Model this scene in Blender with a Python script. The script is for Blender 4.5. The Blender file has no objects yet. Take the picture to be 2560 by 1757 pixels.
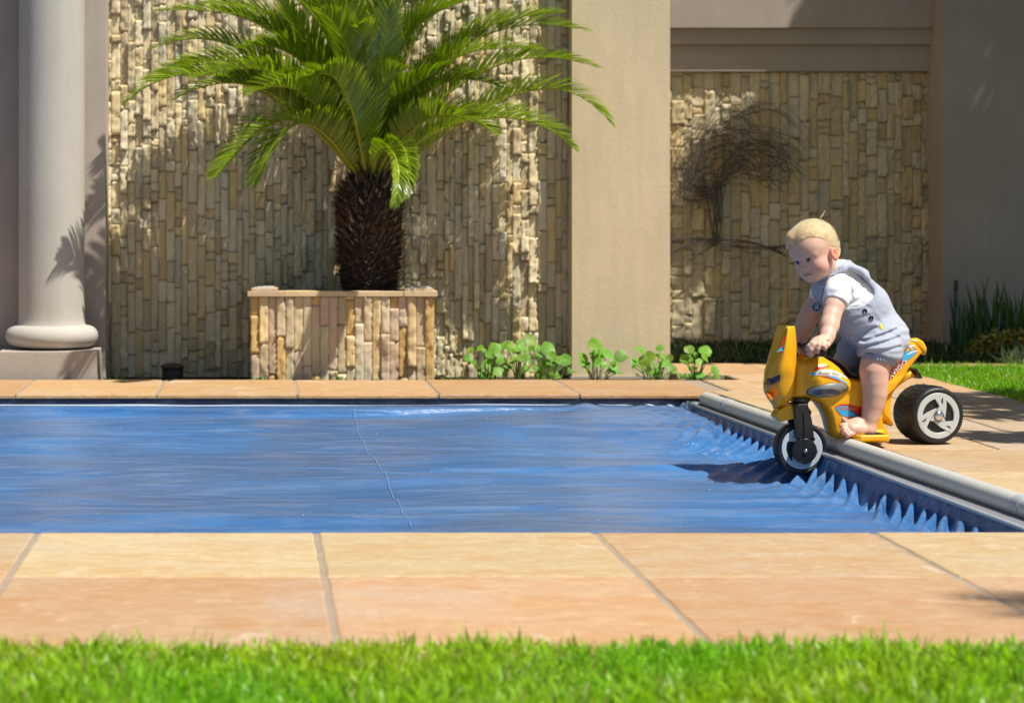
import bpy, bmesh, math, random
import numpy as np
from mathutils import Vector, Matrix
from mathutils.bvhtree import BVHTree
from mathutils.geometry import tessellate_polygon

# ---------------------------------------------------------------- camera, sky, sun, exposure
scene = bpy.context.scene
CAM_H = 0.66
camd = bpy.data.cameras.new("camera"); cam = bpy.data.objects.new("camera", camd)
scene.collection.objects.link(cam); scene.camera = cam
cam.location = (0, 0, CAM_H); cam.rotation_euler = (math.radians(90), 0, 0)
camd.sensor_width = 36.0; camd.lens = 5800/2560*36.0
camd.shift_x = (1280-635)/2560; camd.shift_y = -(878.5-514)/2560
camd.clip_start = 0.05; camd.clip_end = 500
camd.dof.use_dof = True; camd.dof.focus_distance = 6.36; camd.dof.aperture_fstop = 5.8

SUN_EL = math.radians(60.5); SUN_R = 1.3          # SUN_R: sideways part of the sun against its part towards the camera
hx, hy = SUN_R/math.hypot(SUN_R, 1), -1/math.hypot(SUN_R, 1)
SUN = Vector((hx*math.cos(SUN_EL), hy*math.cos(SUN_EL), math.sin(SUN_EL)))
world = bpy.data.worlds.new("World"); scene.world = world; world.use_nodes = True
wn = world.node_tree.nodes; wl = world.node_tree.links
sky = wn.new("ShaderNodeTexSky"); sky.sky_type = 'NISHITA'; sky.sun_disc = False
sky.sun_elevation = SUN_EL; sky.sun_rotation = math.atan2(SUN.x, SUN.y)
sky.air_density = 1.0; sky.dust_density = 0.6; sky.ozone_density = 1.0
wn["Background"].inputs[1].default_value = 0.058
wl.new(sky.outputs[0], wn["Background"].inputs[0])
sund = bpy.data.lights.new("sun", 'SUN'); suno = bpy.data.objects.new("sun", sund)
scene.collection.objects.link(suno)
sund.energy = 5.0; sund.angle = math.radians(0.53); sund.color = (1.0, 0.94, 0.83)
suno.rotation_euler = SUN.to_track_quat('Z', 'Y').to_euler(); suno.location = (4, -2, 8)
scene.view_settings.view_transform = 'Standard'; scene.view_settings.look = 'None'
scene.view_settings.exposure = 0.50; scene.view_settings.gamma = 1.0
scene.view_settings.use_curve_mapping = False

# ---------------------------------------------------------------- helpers
COL = scene.collection
rng = np.random.default_rng(7); random.seed(7)
F = 5265.6                                       # focal length in the units of my measurements (2324 wide)
def P(px, py, d): return Vector(((px-576.5)/F*d, d, CAM_H-(py-466.6)/F*d))
def S(sx, sy, d): return Vector(((sx-635)/5800*d, d, CAM_H-(sy-514)/5800*d))
def Z1(x, y, d): return S(1850+x/3.798, 500+y/3.798, d)
def Z2(x, y, d): return S(1850+x/3.467, 780+y/3.467, d)
def Z5(x, y, d): return S(1950+x/7.975, 530+y/7.975, d)
def Z6(x, y, d): return S(1880+x/7.975, 800+y/7.975, d)
def Z9(x, y, d): return S(2060+x/11.395, 990+y/11.395, d)

def tag(o, label=None, cat=None, group=None, kind=None):
    if label: o["label"] = label
    if cat: o["category"] = cat
    if group: o["group"] = group
    if kind: o["kind"] = kind
    return o
def empty(name, loc=(0, 0, 0), label=None, cat=None, group=None):
    o = bpy.data.objects.new(name, None); COL.objects.link(o); o.location = loc
    o.empty_display_size = 0.05
    return tag(o, label, cat, group)
def link(name, me, mat=None, parent=None, smooth=False):
    o = bpy.data.objects.new(name, me); COL.objects.link(o)
    if mat is not None:
        for m in (mat if isinstance(mat, (list, tuple)) else [mat]): me.materials.append(m)
    if parent is not None:
        o.parent = parent
        t = Vector((0, 0, 0)); p = parent
        while p is not None: t += p.location; p = p.parent
        me.transform(Matrix.Translation(-t))     # vertices were given in world coordinates
    if smooth: me.shade_smooth()
    return o
def npmesh(name, V, Q, cols=None, mats=None):
    """fast mesh from arrays; Q: (n,3) or (n,4)"""
    V = np.asarray(V, np.float32); Q = np.asarray(Q, np.int32)
    me = bpy.data.meshes.new(name)
    me.vertices.add(len(V)); me.vertices.foreach_set("co", V.ravel())
    k = Q.shape[1]
    me.loops.add(Q.size); me.loops.foreach_set("vertex_index", Q.ravel())
    me.polygons.add(len(Q)); me.polygons.foreach_set("loop_start", np.arange(len(Q), dtype=np.int32)*k)
    me.polygons.foreach_set("loop_total", np.full(len(Q), k, np.int32))
    if mats is not None: me.polygons.foreach_set("material_index", np.asarray(mats, np.int32))
    me.update(calc_edges=True); me.validate()
    if cols is not None:
        a = me.color_attributes.new("tint", 'FLOAT_COLOR', 'POINT')
        c = np.ones((len(V), 4), np.float32); c[:, :3] = cols; a.data.foreach_set("color", c.ravel())
    return me
class MB:
    """collects shapes for one mesh object, each vertex with a tint"""
    def __init__(s): s.v = []; s.f = []; s.c = []; s.col = (1, 1, 1)
    def add(s, vs, fs):
        b = len(s.v); s.v += [tuple(p) for p in vs]; s.c += [s.col]*len(vs)
        s.f += [tuple(i+b for i in f) for f in fs]
    def box(s, x0, x1, y0, y1, z0, z1, bev=0.0):
        if bev <= 0:
            v = [(x, y, z) for z in (z0, z1) for y in (y0, y1) for x in (x0, x1)]
            s.add(v, [(0, 2, 3, 1), (4, 5, 7, 6), (0, 1, 5, 4), (2, 6, 7, 3), (0, 4, 6, 2), (1, 3, 7, 5)])
        else:
            b = bev
            def ring(z, i): return [(x0+i, y0+i, z), (x1-i, y0+i, z), (x1-i, y1-i, z), (x0+i, y1-i, z)]
            s.rings([ring(z0, 0), ring(z1-b, 0), ring(z1-b*.3, b*.3), ring(z1, b)])
    def rings(s, R, cap0=True, cap1=True, closed=True):
        n = len(R[0]); b = len(s.v)
        for r in R: s.v += [tuple(p) for p in r]; s.c += [s.col]*n
        for i in range(len(R)-1):
            for j in range(n if closed else n-1):
                k = (j+1) % n
                s.f.append((b+i*n+j, b+i*n+k, b+(i+1)*n+k, b+(i+1)*n+j))
        if cap0: s.f.append(tuple(b+j for j in range(n))[::-1])
        if cap1: s.f.append(tuple(b+(len(R)-1)*n+j for j in range(n)))
    def tube(s, pts, r, n=8, cap=True):
        pts = [Vector(p) for p in pts]; m = len(pts)
        rr = r if isinstance(r, (list, tuple)) else [r]*m
        R = []; up = None
        for i, p in enumerate(pts):
            t = (pts[min(i+1, m-1)]-pts[max(i-1, 0)]).normalized()
            if up is None: up = Vector((0, 0, 1)) if abs(t.z) < .9 else Vector((1, 0, 0))
            a = (up-t*up.dot(t)).normalized(); b = t.cross(a); up = a
            R.append([p+(a*math.cos(2*math.pi*k/n)+b*math.sin(2*math.pi*k/n))*rr[i] for k in range(n)])
        s.rings(R, cap, cap)
    def lathe(s, prof, c, n=48, axis='Z', M=None):
        R = []
        for (r, z) in prof:
            ring = []
            for k in range(n):
                a = 2*math.pi*k/n; p = Vector((r*math.cos(a), r*math.sin(a), z))
                if M is not None: p = M @ p
                ring.append(p+Vector(c))
            R.append(ring)
        s.rings(R)
    def mesh(s, name):
        me = bpy.data.meshes.new(name); me.from_pydata(s.v, [], s.f); me.update()
        bm = bmesh.new(); bm.from_mesh(me); bmesh.ops.recalc_face_normals(bm, faces=bm.faces); bm.to_mesh(me); bm.free()
        a = me.color_attributes.new("tint", 'FLOAT_COLOR', 'POINT')
        c = np.ones((len(s.v), 4), np.float32); c[:, :3] = np.array(s.c, np.float32); a.data.foreach_set("color", c.ravel())
        return me
    def build(s, name, mat, parent=None, smooth=False):
        return link(name, s.mesh(name), mat, parent, smooth)
def autosmooth(o, ang=35):
    me = o.data; me.shade_smooth()
    me.set_sharp_from_angle(angle=math.radians(ang)) if hasattr(me, "set_sharp_from_angle") else None
    return o

# ---------------------------------------------------------------- materials
def newmat(name):
    m = bpy.data.materials.new(name); m.use_nodes = True
    nt = m.node_tree; return m, nt.nodes, nt.links, nt.nodes["Principled BSDF"]
def ramp(N, L, src, stops):
    r = N.new("ShaderNodeValToRGB"); L.new(src, r.inputs[0]); e = r.color_ramp.elements
    while len(e) < len(stops): e.new(0.5)
    for i, (p, c) in enumerate(stops):
        e[i].position = p; e[i].color = (c[0], c[1], c[2], 1) if isinstance(c, (tuple, list)) else (c, c, c, 1)
    return r.outputs[0]
def coords(N, L, scale=(1, 1, 1), kind="Object", rot=(0, 0, 0)):
    t = N.new("ShaderNodeTexCoord"); m = N.new("ShaderNodeMapping")
    m.inputs["Scale"].default_value = scale; m.inputs["Rotation"].default_value = rot
    L.new(t.outputs[kind], m.inputs[0]); return m.outputs[0]
def noise(N, L, vec, sc, det=4, rough=.55, dist=0):
    n = N.new("ShaderNodeTexNoise"); n.inputs["Scale"].default_value = sc; n.inputs["Detail"].default_value = det
    n.inputs["Roughness"].default_value = rough; n.inputs["Distortion"].default_value = dist
    if vec is not None: L.new(vec, n.inputs["Vector"])
    return n.outputs["Fac"]
def mix(N, L, fac, a, b, mode='MIX'):
    m = N.new("ShaderNodeMix"); m.data_type = 'RGBA'; m.blend_type = mode
    for s, k in ((fac, 0), (a, 6), (b, 7)):
        if hasattr(s, "links"): L.new(s, m.inputs[k])
        elif k == 0: m.inputs[0].default_value = s
        else: m.inputs[k].default_value = (s[0], s[1], s[2], 1)
    return m.outputs[2]
def math_(N, L, op, a, b=None):
    m = N.new("ShaderNodeMath"); m.operation = op
    for i, s in enumerate((a, b)):
        if s is None: continue
        if hasattr(s, "links"): L.new(s, m.inputs[i])
        else: m.inputs[i].default_value = s
    return m.outputs[0]
def bump(N, L, B, h, dist=.002, strength=1.0, prev=None):
    b = N.new("ShaderNodeBump"); b.inputs["Distance"].default_value = dist; b.inputs["Strength"].default_value = strength
    L.new(h, b.inputs["Height"])
    if prev is not None: L.new(prev, b.inputs["Normal"])
    L.new(b.outputs[0], B.inputs["Normal"]); return b.outputs[0]
def tint(N):
    a = N.new("ShaderNodeAttribute"); a.attribute_name = "tint"; return a.outputs["Color"]
def setb(B, **k):
    for n, v in k.items(): B.inputs[n.replace("_", " ")].default_value = v

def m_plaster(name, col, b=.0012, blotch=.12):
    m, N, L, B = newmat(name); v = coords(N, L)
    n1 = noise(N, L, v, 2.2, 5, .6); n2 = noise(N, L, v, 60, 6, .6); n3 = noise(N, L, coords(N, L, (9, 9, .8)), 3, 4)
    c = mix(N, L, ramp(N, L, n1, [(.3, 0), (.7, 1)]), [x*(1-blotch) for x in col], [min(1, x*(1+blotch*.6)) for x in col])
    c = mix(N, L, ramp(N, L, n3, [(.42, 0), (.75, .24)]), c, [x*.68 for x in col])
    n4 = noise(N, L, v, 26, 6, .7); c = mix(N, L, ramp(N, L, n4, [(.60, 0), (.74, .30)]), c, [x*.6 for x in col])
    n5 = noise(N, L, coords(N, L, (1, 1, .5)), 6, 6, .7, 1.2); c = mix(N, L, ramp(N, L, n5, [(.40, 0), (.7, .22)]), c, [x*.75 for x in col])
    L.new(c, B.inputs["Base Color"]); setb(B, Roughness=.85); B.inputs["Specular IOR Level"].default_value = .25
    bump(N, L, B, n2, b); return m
def m_stone(name, str_=.0028, dark=.75):
    """rough split sandstone; colour of each block comes from the mesh"""
    m, N, L, B = newmat(name); v = coords(N, L)
    n1 = noise(N, L, v, 9, 6, .7); n2 = noise(N, L, v, 55, 6, .7); n3 = noise(N, L, coords(N, L, (1, 1, .25)), 30, 4)
    c = mix(N, L, ramp(N, L, n1, [(.2, 0), (.8, 1)]), tint(N), (.55, .42, .24), 'MIX')
    c = mix(N, L, .80, c, tint(N))
    c = mix(N, L, ramp(N, L, n3, [(.30, .0), (.8, .40)]), c, mix(N, L, 1, c, (dark, dark*.93, dark*.85), 'MULTIPLY'))
    L.new(c, B.inputs["Base Color"]); setb(B, Roughness=.9); B.inputs["Specular IOR Level"].default_value = .2
    b1 = bump(N, L, B, n1, str_); bump(N, L, B, n2, str_*.35, 1, b1); return m
def m_slab(name):
    m, N, L, B = newmat(name); v = coords(N, L)
    st = coords(N, L, (.9, 3.0, 3.0), rot=(0, 0, .06))
    n1 = noise(N, L, st, 3.0, 6, .6, .6); n2 = noise(N, L, coords(N, L, (3, 14, 14), rot=(0, 0, .05)), 5, 6, .65, .4); n3 = noise(N, L, v, 90, 5, .7)
    n4 = noise(N, L, v, 2.1, 5, .6, .8)
    c = mix(N, L, ramp(N, L, n1, [(.40, 0), (.60, 1)]), tint(N), mix(N, L, 1, tint(N), (.96, .80, .62), 'MULTIPLY'))
    c = mix(N, L, ramp(N, L, n2, [(.47, 0), (.60, .75)]), c, mix(N, L, 1, tint(N), (1.20, 1.25, 1.25), 'MULTIPLY'))
    c = mix(N, L, ramp(N, L, n4, [(.55, 0), (.66, .40)]), c, (.44, .36, .31))
    c = mix(N, L, ramp(N, L, n3, [(.60, 0), (.78, .55)]), c, (.28, .19, .12))
    n5 = noise(N, L, coords(N, L, (6, 22, 22), rot=(0, 0, -.04)), 8, 5, .75, .2); c = mix(N, L, ramp(N, L, n5, [(.48, 0), (.58, .55)]), c, mix(N, L, 1, tint(N), (.80, .66, .54), 'MULTIPLY'))
    n6 = noise(N, L, v, 9, 6, .7, 1.0); c = mix(N, L, ramp(N, L, n6, [(.60, 0), (.68, .5)]), c, (.62, .52, .42))
    L.new(c, B.inputs["Base Color"]); setb(B, Roughness=.72); B.inputs["Specular IOR Level"].default_value = .3
    b1 = bump(N, L, B, n2, .0025); bump(N, L, B, n3, .0006, 1, b1); return m
def m_flat(name, col, rough=.6, spec=.4, bs=None, bd=.0005, metallic=0, vary=.0, tinted=False, coat=0):
    m, N, L, B = newmat(name); v = coords(N, L)
    base = tint(N) if tinted else col
    n1 = noise(N, L, v, 14, 5, .6)
    c = mix(N, L, ramp(N, L, n1, [(.3, 0), (.7, vary)]), base, mix(N, L, 1, base, (.6, .6, .6), 'MULTIPLY'))
    L.new(c, B.inputs["Base Color"]); setb(B, Roughness=rough, Metallic=metallic)
    B.inputs["Specular IOR Level"].default_value = spec; B.inputs["Coat Weight"].default_value = coat
    if bs: bump(N, L, B, noise(N, L, v, bs, 5, .6), bd)
    return m
def m_leaf(name, rough=.42, trans=.45, tcol=(1.0, 1.25, .35), spec=.5):
    m, N, L, B = newmat(name)
    v = coords(N, L); n = noise(N, L, v, 25, 3)
    c = mix(N, L, ramp(N, L, n, [(.35, 0), (.65, .35)]), tint(N), mix(N, L, 1, tint(N), (1.35, 1.2, .7), 'MULTIPLY'))
    L.new(c, B.inputs["Base Color"]); setb(B, Roughness=rough); B.inputs["Specular IOR Level"].default_value = spec
    t = N.new("ShaderNodeBsdfTranslucent"); L.new(mix(N, L, 1, c, tcol, 'MULTIPLY'), t.inputs[0])
    ms = N.new("ShaderNodeMixShader"); ms.inputs[0].default_value = trans
    L.new(B.outputs[0], ms.inputs[1]); L.new(t.outputs[0], ms.inputs[2])
    L.new(ms.outputs[0], N["Material Output"].inputs[0]); return m

PLASTER = (.50, .40, .275); M = {}
M['pillar'] = m_plaster("pillar_plaster", (.64, .52, .345), .0010, .07)
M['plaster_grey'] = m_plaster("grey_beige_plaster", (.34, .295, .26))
M['column'] = m_plaster("column_plaster", (.455, .43, .385), .0006, .08)
M['plinth'] = m_plaster("plinth_plaster", (.42, .36, .31), .0006, .10)
M['stone'] = m_stone("split_stone")
M['planter_stone'] = m_stone("planter_stone", .003, .7)
M['slab'] = m_slab("sandstone_paving")
M['grout'] = m_flat("grout", (.34, .275, .21), .95, .1, 120, .001, vary=.5)
M['soil'] = m_flat("soil", (.06, .043, .03), 1, .1, 60, .01, vary=.6)
M['tile'] = m_flat("pool_tile", (.030, .045, .10), .25, .5, None, vary=.6)

# ---------------------------------------------------------------- setting: ground, beds, paving
def stamp(o): return tag(o, kind="structure")
b = MB(); b.add([(-60, -20, -.30), (60, -20, -.30), (60, 90, -.30), (-60, 90, -.30)], [(0, 1, 2, 3)])
stamp(b.build("ground", M['soil']))

def edgeX(y): return 1.634+(8.07-y)*(1.752-1.634)/(8.07-5.28)      # pool-side edge of the right-hand deck
def railX(y): return 1.500+(7.90-y)*(1.620-1.500)/3.0
def rollX(y): return 1.545+(7.89-y)*(1.690-1.545)/2.8
Y_NEAR, Y_FAR = 4.695, 8.11

slab = MB(); gr = MB()
def add_slab(c4, col, z=0.0, th=.05, gap=.004, lip=.006):
    """one paving stone from its four corners (counter-clockwise), worn edge"""
    c = [Vector((x, y, 0)) for x, y in c4]; m = sum(c, Vector())/4
    def ins(k):
        out = []
        for p in c:
            q = p-m; out.append(m+Vector((q.x*(1-k/max(.05, abs(q.x))), q.y*(1-k/max(.05, abs(q.y))), 0)))
        return out
    # subdivide the outline so that the worn edge wanders a little
    def wander(R, zz, amp, ph):
        o = []
        for i in range(4):
            a, d = R[i], R[(i+1) % 4]
            for k in range(10):
                p = a.lerp(d, k/10); n = (p-m).normalized()
                w = amp*(math.sin(k*1.9+ph+i*2.1)+.6*math.sin(k*3.7+ph*2+i))*(0 if k == 0 else 1)
                o.append(Vector((p.x+n.x*w, p.y+n.y*w, zz)))
        return o
    ph = random.uniform(0, 6); zz = z+random.uniform(-.0008, .0008)
    slab.col = col
    slab.rings([wander(ins(gap), z-th, .0012, ph), wander(ins(gap), zz-lip, .0012, ph), wander(ins(gap+lip*.35), zz-lip*.3, .001, ph),
                wander(ins(gap+lip), zz, .0008, ph)], True, True)
PALE = [(.42, .32, .195), (.45, .355, .22), (.41, .31, .195), (.43, .32, .20)]
PEACH = [(.44, .295, .18), (.42, .275, .165), (.45, .30, .185), (.42, .285, .185)]
WARM = [(.42, .28, .155), (.44, .30, .16), (.40, .26, .145), (.43, .31, .19)]
def pick(L_): c = random.choice(L_); k = random.uniform(.93, 1.05); return tuple(x*k for x in c)
for k in range(-8, 10):                                             # near coping: two rows with joints in line
    x0 = -.438+k*.563; x1 = x0+.563
    add_slab([(x0, 4.13), (x1, 4.13), (x1, Y_NEAR), (x0, Y_NEAR)], {0: (.47, .38, .235), -1: (.42, .315, .195), 1: (.44, .345, .21), 2: (.42, .31, .195)}.get(k, pick(PALE)))
    add_slab([(x0, 3.40), (x1, 3.40), (x1, 4.13), (x0, 4.13)], pick(PEACH))
for k in range(-8, 6):                                              # far coping
    x0 = -.835+k*.4935; x1 = x0+.4935
    x1 = min(x1, 1.70); x1f = edgeX(8.11) if x1 >= 1.62 else x1
    if x0 > 1.6: continue
    add_slab([(x0, Y_FAR), (x1, Y_FAR), (x1, 8.80), (x0, 8.80)], pick(WARM), th=.014)
ys = [4.695, 5.23, 5.76, 6.29, 6.82, 7.35, 7.88, 8.27]
for i in range(len(ys)-1):                                          # right-hand deck
    y0, y1 = ys[i], ys[i+1]
    xa = [0, 2.02, 2.60] if i % 2 else [0, 2.20, 2.60]
    for j in range(2):
        if j == 0: q = [(edgeX(y0), y0), (xa[1], y0), (xa[1], y1), (edgeX(y1), y1)]
        else: q = [(xa[1], y0), (xa[2], y0), (xa[2], y1), (xa[1], y1)]
        add_slab(q, pick(PALE[1:]+[(.40, .32, .24)]), gap=.003, lip=.005)
for (x0, x1, y0, y1) in [(1.70, 2.13, 8.27, 8.80), (2.13, 2.60, 8.27, 8.80), (1.84, 2.20, 8.80, 9.06), (2.20, 2.60, 8.80, 9.06),
                         (1.66, 2.05, 9.06, 9.72), (2.05, 2.60, 9.06, 9.72), (2.60, 3.2, 9.55, 9.72), (3.2, 3.8, 9.55, 9.72), (3.8, 4.4, 9.55, 9.72), (4.4, 5.0, 9.55, 9.72)]:
    add_slab([(x0, y0), (x1, y0), (x1, y1), (x0, y1)], pick(WARM), gap=.004)
pav = slab.build("paving", M['slab']); stamp(pav)
for q in [(-5, 5.2, 3.38, 4.690), (-5, 1.69, 8.136, 8.795), (-5, -4, 4.69, 8.115)]:
    gr.box(q[0], q[1], q[2], q[3], -.28, -.0025)
gr.rings([[(edgeX(4.69)+.004, 4.6905, z), (2.598, 4.6905, z), (2.598, 8.27, z), (edgeX(8.27)+.004, 8.27, z)] for z in (-.28, -.003)])
gr.box(1.70, 2.598, 8.2705, 8.795, -.28, -.0025); gr.box(1.842, 2.598, 8.7955, 9.062, -.28, -.0025); gr.box(1.662, 2.598, 9.0625, 9.722, -.28, -.0025); gr.box(2.5985, 5.0, 9.552, 9.722, -.28, -.0025)
stamp(gr.build("paving_bed", M['grout']))
b = MB(); b.box(-5, 1.66, 8.796, 9.5, -.29, -.03); b.box(1.6605, 1.84, 8.796, 9.0615, -.29, -.032)
stamp(b.build("planting_bed", M['soil']))
b = MB(); b.box(1.0, 7.0, 9.723, 11.2, -.29, -.012); stamp(b.build("shaded_bed", M['soil']))
b = MB(); b.box(2.600, 7.0, 4.695, 9.5515, -.29, -.014); b.box(-5, 7.0, .2, 3.379, -.29, -.014)
M['turf'] = m_flat("turf_soil", (.045, .075, .012), 1, .1, 80, .01, vary=.6)
stamp(b.build("lawn_ground", M['turf']))
# pool: tiled band under the far and right coping
b = MB()
for k in range(-60, 37):
    x0 = -.835+k*.0705; b.col = random.choice([(.75, .8, 1), (1, 1, 1), (.6, .62, .8), (1.2, 1.2, 1.3)])
    for r_ in range(4):
        if x0 < 1.6: b.box(x0+.001, x0+.0695, 8.118, 8.130, -.0155-.0705*(r_+1)+.002, -.0155-.0705*r_)
b.col = (.5, .5, .5); b.box(-5.0, 1.655, 8.121, 8.1295, -.29, -.0165)
M['tilev'] = m_flat("pool_tile_varied", (.030, .045, .10), .25, .5, None, vary=.5)
N_, L_, B_ = M['tilev'].node_tree.nodes, M['tilev'].node_tree.links, None
b.c = [(c[0]*.030, c[1]*.042, c[2]*.085) for c in b.c]
M['tilet'] = m_flat("pool_tiles", (0, 0, 0), .3, .5, vary=.5, tinted=True)
stamp(b.build("pool_tiles", M['tilet']))
b = MB(); b.col = (.03, .04, .08)
b.rings([[(edgeX(4.6)+.003, 4.70, z), (edgeX(4.6)+.02, 4.70, z), (edgeX(8.11)+.02, 8.117, z), (edgeX(8.11)+.003, 8.117, z)] for z in (-.29, -.012)])
stamp(b.build("pool_wall", M['grout']))

# ---------------------------------------------------------------- stone cladding
TINTS = [(.66, .55, .33), (.70, .60, .40), (.60, .51, .33), (.56, .51, .37), (.66, .52, .28), (.66, .60, .45), (.72, .63, .43), (.52, .43, .28), (.68, .59, .40)]
def vnoise2(seed, nx, ny):
    r = np.random.default_rng(seed); return r.random((ny, nx))
def cladding(x0, x1, yb, z0, z1, wr=(.019, .040), hr=(.03, .24), relief=.030, rough=.006, seed=1, tints=TINTS, rate=.5):
    """vertical split-faced stones standing proud of the plane y=yb, faces towards -y"""
    R = random.Random(seed); g = np.random.default_rng(seed)
    V = []; Q = []; C = []; nv = 0
    x = x0
    while x < x1-.008:
        w = min(R.uniform(*wr), x1-x)
        if x1-(x+w) < .012: w = x1-x
        z = z0-R.uniform(0, hr[1])*.9
        while z < z1:
            h = hr[0]+(hr[1]-hr[0])*R.random()**1.5; zt = min(z+h, z1); zb = max(z, z0)
            z += h
            if zt-zb < .006: continue
            dep = relief*(.15+.85*R.random()**1.3) if R.random() > .12 else relief*.05
            nx = max(3, int(round(w/.0085))); nz = max(3, int(round((zt-zb)/.011)))
            xs = np.linspace(0, 1, nx+1); zs = np.linspace(0, 1, nz+1)
            gx, gz = np.meshgrid(xs, zs)
            n = g.normal(0, 1, gx.shape)
            fac = np.zeros_like(gx)
            for _ in range(3): fac = np.maximum(fac, (R.uniform(-1, 1)*(gx-.5)+R.uniform(-1.2, 1.2)*(gz-R.random())*min(2.0, (zt-zb)/w*.35)+R.uniform(-.2, .2)))
            n[1:-1, 1:-1] = (n[1:-1, 1:-1]*2+n[:-2, 1:-1]+n[2:, 1:-1]+n[1:-1, :-2]+n[1:-1, 2:])/4
            tilt = R.uniform(-1, 1)*(gx-.5)*.4+R.uniform(-1, 1)*(gz-.5)*.5
            edge = np.minimum(np.minimum(gx, 1-gx)*w, np.minimum(gz, 1-gz)*(zt-zb))
            y = yb-dep-(n*rough*.80+tilt*rough*.5+fac*rough*1.7)*rate*2-np.where(edge > .001, .0012, 0)
            y = np.minimum(y, yb-.0045)
            vx = x+gx*w*.996+w*.002+np.where((gx > 0) & (gx < 1), g.normal(0, .0012, gx.shape), 0); vz = zb+.0008+gz*(zt-zb-.0016)
            front = np.stack([vx, y, vz], -1).reshape(-1, 3)
            idx = np.arange((nx+1)*(nz+1)).reshape(nz+1, nx+1)
            q = np.stack([idx[:-1, :-1], idx[:-1, 1:], idx[1:, 1:], idx[1:, :-1]], -1).reshape(-1, 4)
            loop = np.concatenate([idx[0, :], idx[1:, -1], idx[-1, -2::-1], idx[-2:0:-1, 0]])
            back = front[loop].copy(); back[:, 1] = yb
            bi = np.arange(len(loop))+len(front); l2 = np.roll(loop, -1); b2 = np.roll(bi, -1)
            q2 = np.stack([loop, bi, b2, l2], -1)
            t = tints[R.randrange(len(tints))]; k = R.uniform(.92, 1.12)
            V.append(front); V.append(back); Q.append(q+nv); Q.append(q2+nv); cc = np.tile([[t[0]*k, t[1]*k, t[2]*k]], (len(front)+len(back), 1)); C.append(cc)
            nv += len(front)+len(back)
        x += w
    return np.concatenate(V), np.concatenate(Q), np.concatenate(C)
def boxwall(name, x0, x1, y0, y1, z0, z1, mat, label, cat, parent=None):
    b = MB(); b.box(x0, x1, y0, y1, z0, z1)
    o = b.build(name, mat, parent)
    if label: tag(o, label, cat)
    return o
ZT = 2.6
# sunlit bay behind the palm
w1 = empty("stone_wall", (.35, 9.37, -.05), "tall wall of sunlit rough split stone behind the potted palm", "wall")
V, Q, C = cladding(-.60, 1.30, 9.36, -.05, ZT, seed=3, relief=.020, rough=.0048)
link("stone_cladding", npmesh("stone_cladding", V, Q, C), M['stone'], w1)
b = MB(); b.box(-.62, 1.30, 9.3598, 9.55, -.28, ZT); b.build("wall_core", M['grout'], w1)
# recess
w2 = empty("recessed_stone_wall", (2.5, 10.95, -.02), "shaded split stone wall set back in the alcove behind the child", "wall")
V, Q, C = cladding(1.62, 3.19, 10.95, -.02, 1.290, wr=(.030, .060), seed=9, relief=.020, rough=.0048, tints=[tuple(c*.74 for c in t) for t in TINTS])  # tints darkened, putting the alcove's shade into the stone colour
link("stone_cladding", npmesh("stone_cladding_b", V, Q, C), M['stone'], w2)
b = MB(); b.box(1.6, 3.172, 10.9498, 11.2, -.28, 1.289); b.build("wall_core", M['grout'], w2)
# pillar with its return wall
pl = MB(); pl.box(1.268, 1.659, 9.25, 11.2, -.02, ZT); pil = pl.build("plaster_pillar", M['pillar'])
tag(pil, "broad flat beige plaster pillar between the palm and the alcove", "pillar")
b = MB(); b.box(1.262, 1.665, 9.242, 9.40, -.28, -.0205); b.build("pillar_footing", M['plinth'], pil)
# lintel with stepped mouldings
lt = empty("lintel", (2.4, 10.8, 1.29), "plaster lintel with two stepped mouldings over the alcove", "lintel")
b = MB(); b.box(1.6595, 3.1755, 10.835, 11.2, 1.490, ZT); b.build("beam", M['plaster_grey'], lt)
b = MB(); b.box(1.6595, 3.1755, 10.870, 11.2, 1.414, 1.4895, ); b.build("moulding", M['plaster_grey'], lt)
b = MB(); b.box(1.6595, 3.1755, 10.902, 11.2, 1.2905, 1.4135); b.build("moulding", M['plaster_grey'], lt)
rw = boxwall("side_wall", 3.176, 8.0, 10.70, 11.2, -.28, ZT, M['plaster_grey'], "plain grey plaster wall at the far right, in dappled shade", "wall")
# left: engaged round column on its pilaster
ls = boxwall("pilaster_wall", -4.0, -.585, 9.135, 9.60, -.28, ZT, M['plinth'], "flat plaster pilaster wall behind the round column at the far left", "wall")
cx, cy = -.787, 9.03
co = empty("round_column", (cx, cy, -.03), "smooth round plaster column on a bulging ring base and square plinth", "column")
b = MB(); b.lathe([(.134, .196), (.131, .205), (.1285, .222), (.128, .26), (.1275, 1.2), (.126, ZT)], (cx, cy, 0), 96); autosmooth(b.build("shaft", M['column'], co), 50)
prof = [(.10, .108)]
for k in range(25):
    a = -math.pi/2+math.pi*k/24; prof.append((.133+.047*math.cos(a), .154+.043*math.sin(a)))
prof.append((.12, .1975)); b = MB(); b.lathe(prof, (cx, cy, 0), 96); b.build("ring_base", M['column'], co, True)
b = MB(); b.box(cx-.188, cx+.188, cy-.188, cy+.185, -.28, .104, .003); b.build("plinth", M['plinth'], co)
# neighbouring plinth edge at the very left
b = MB(); b.box(-1.9, -1.02, 8.86, 9.13, -.28, .112, .003); tag(b.build("low_plinth", M['plinth']), "low square plaster plinth cut by the left edge of the picture", "plinth")
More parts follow.
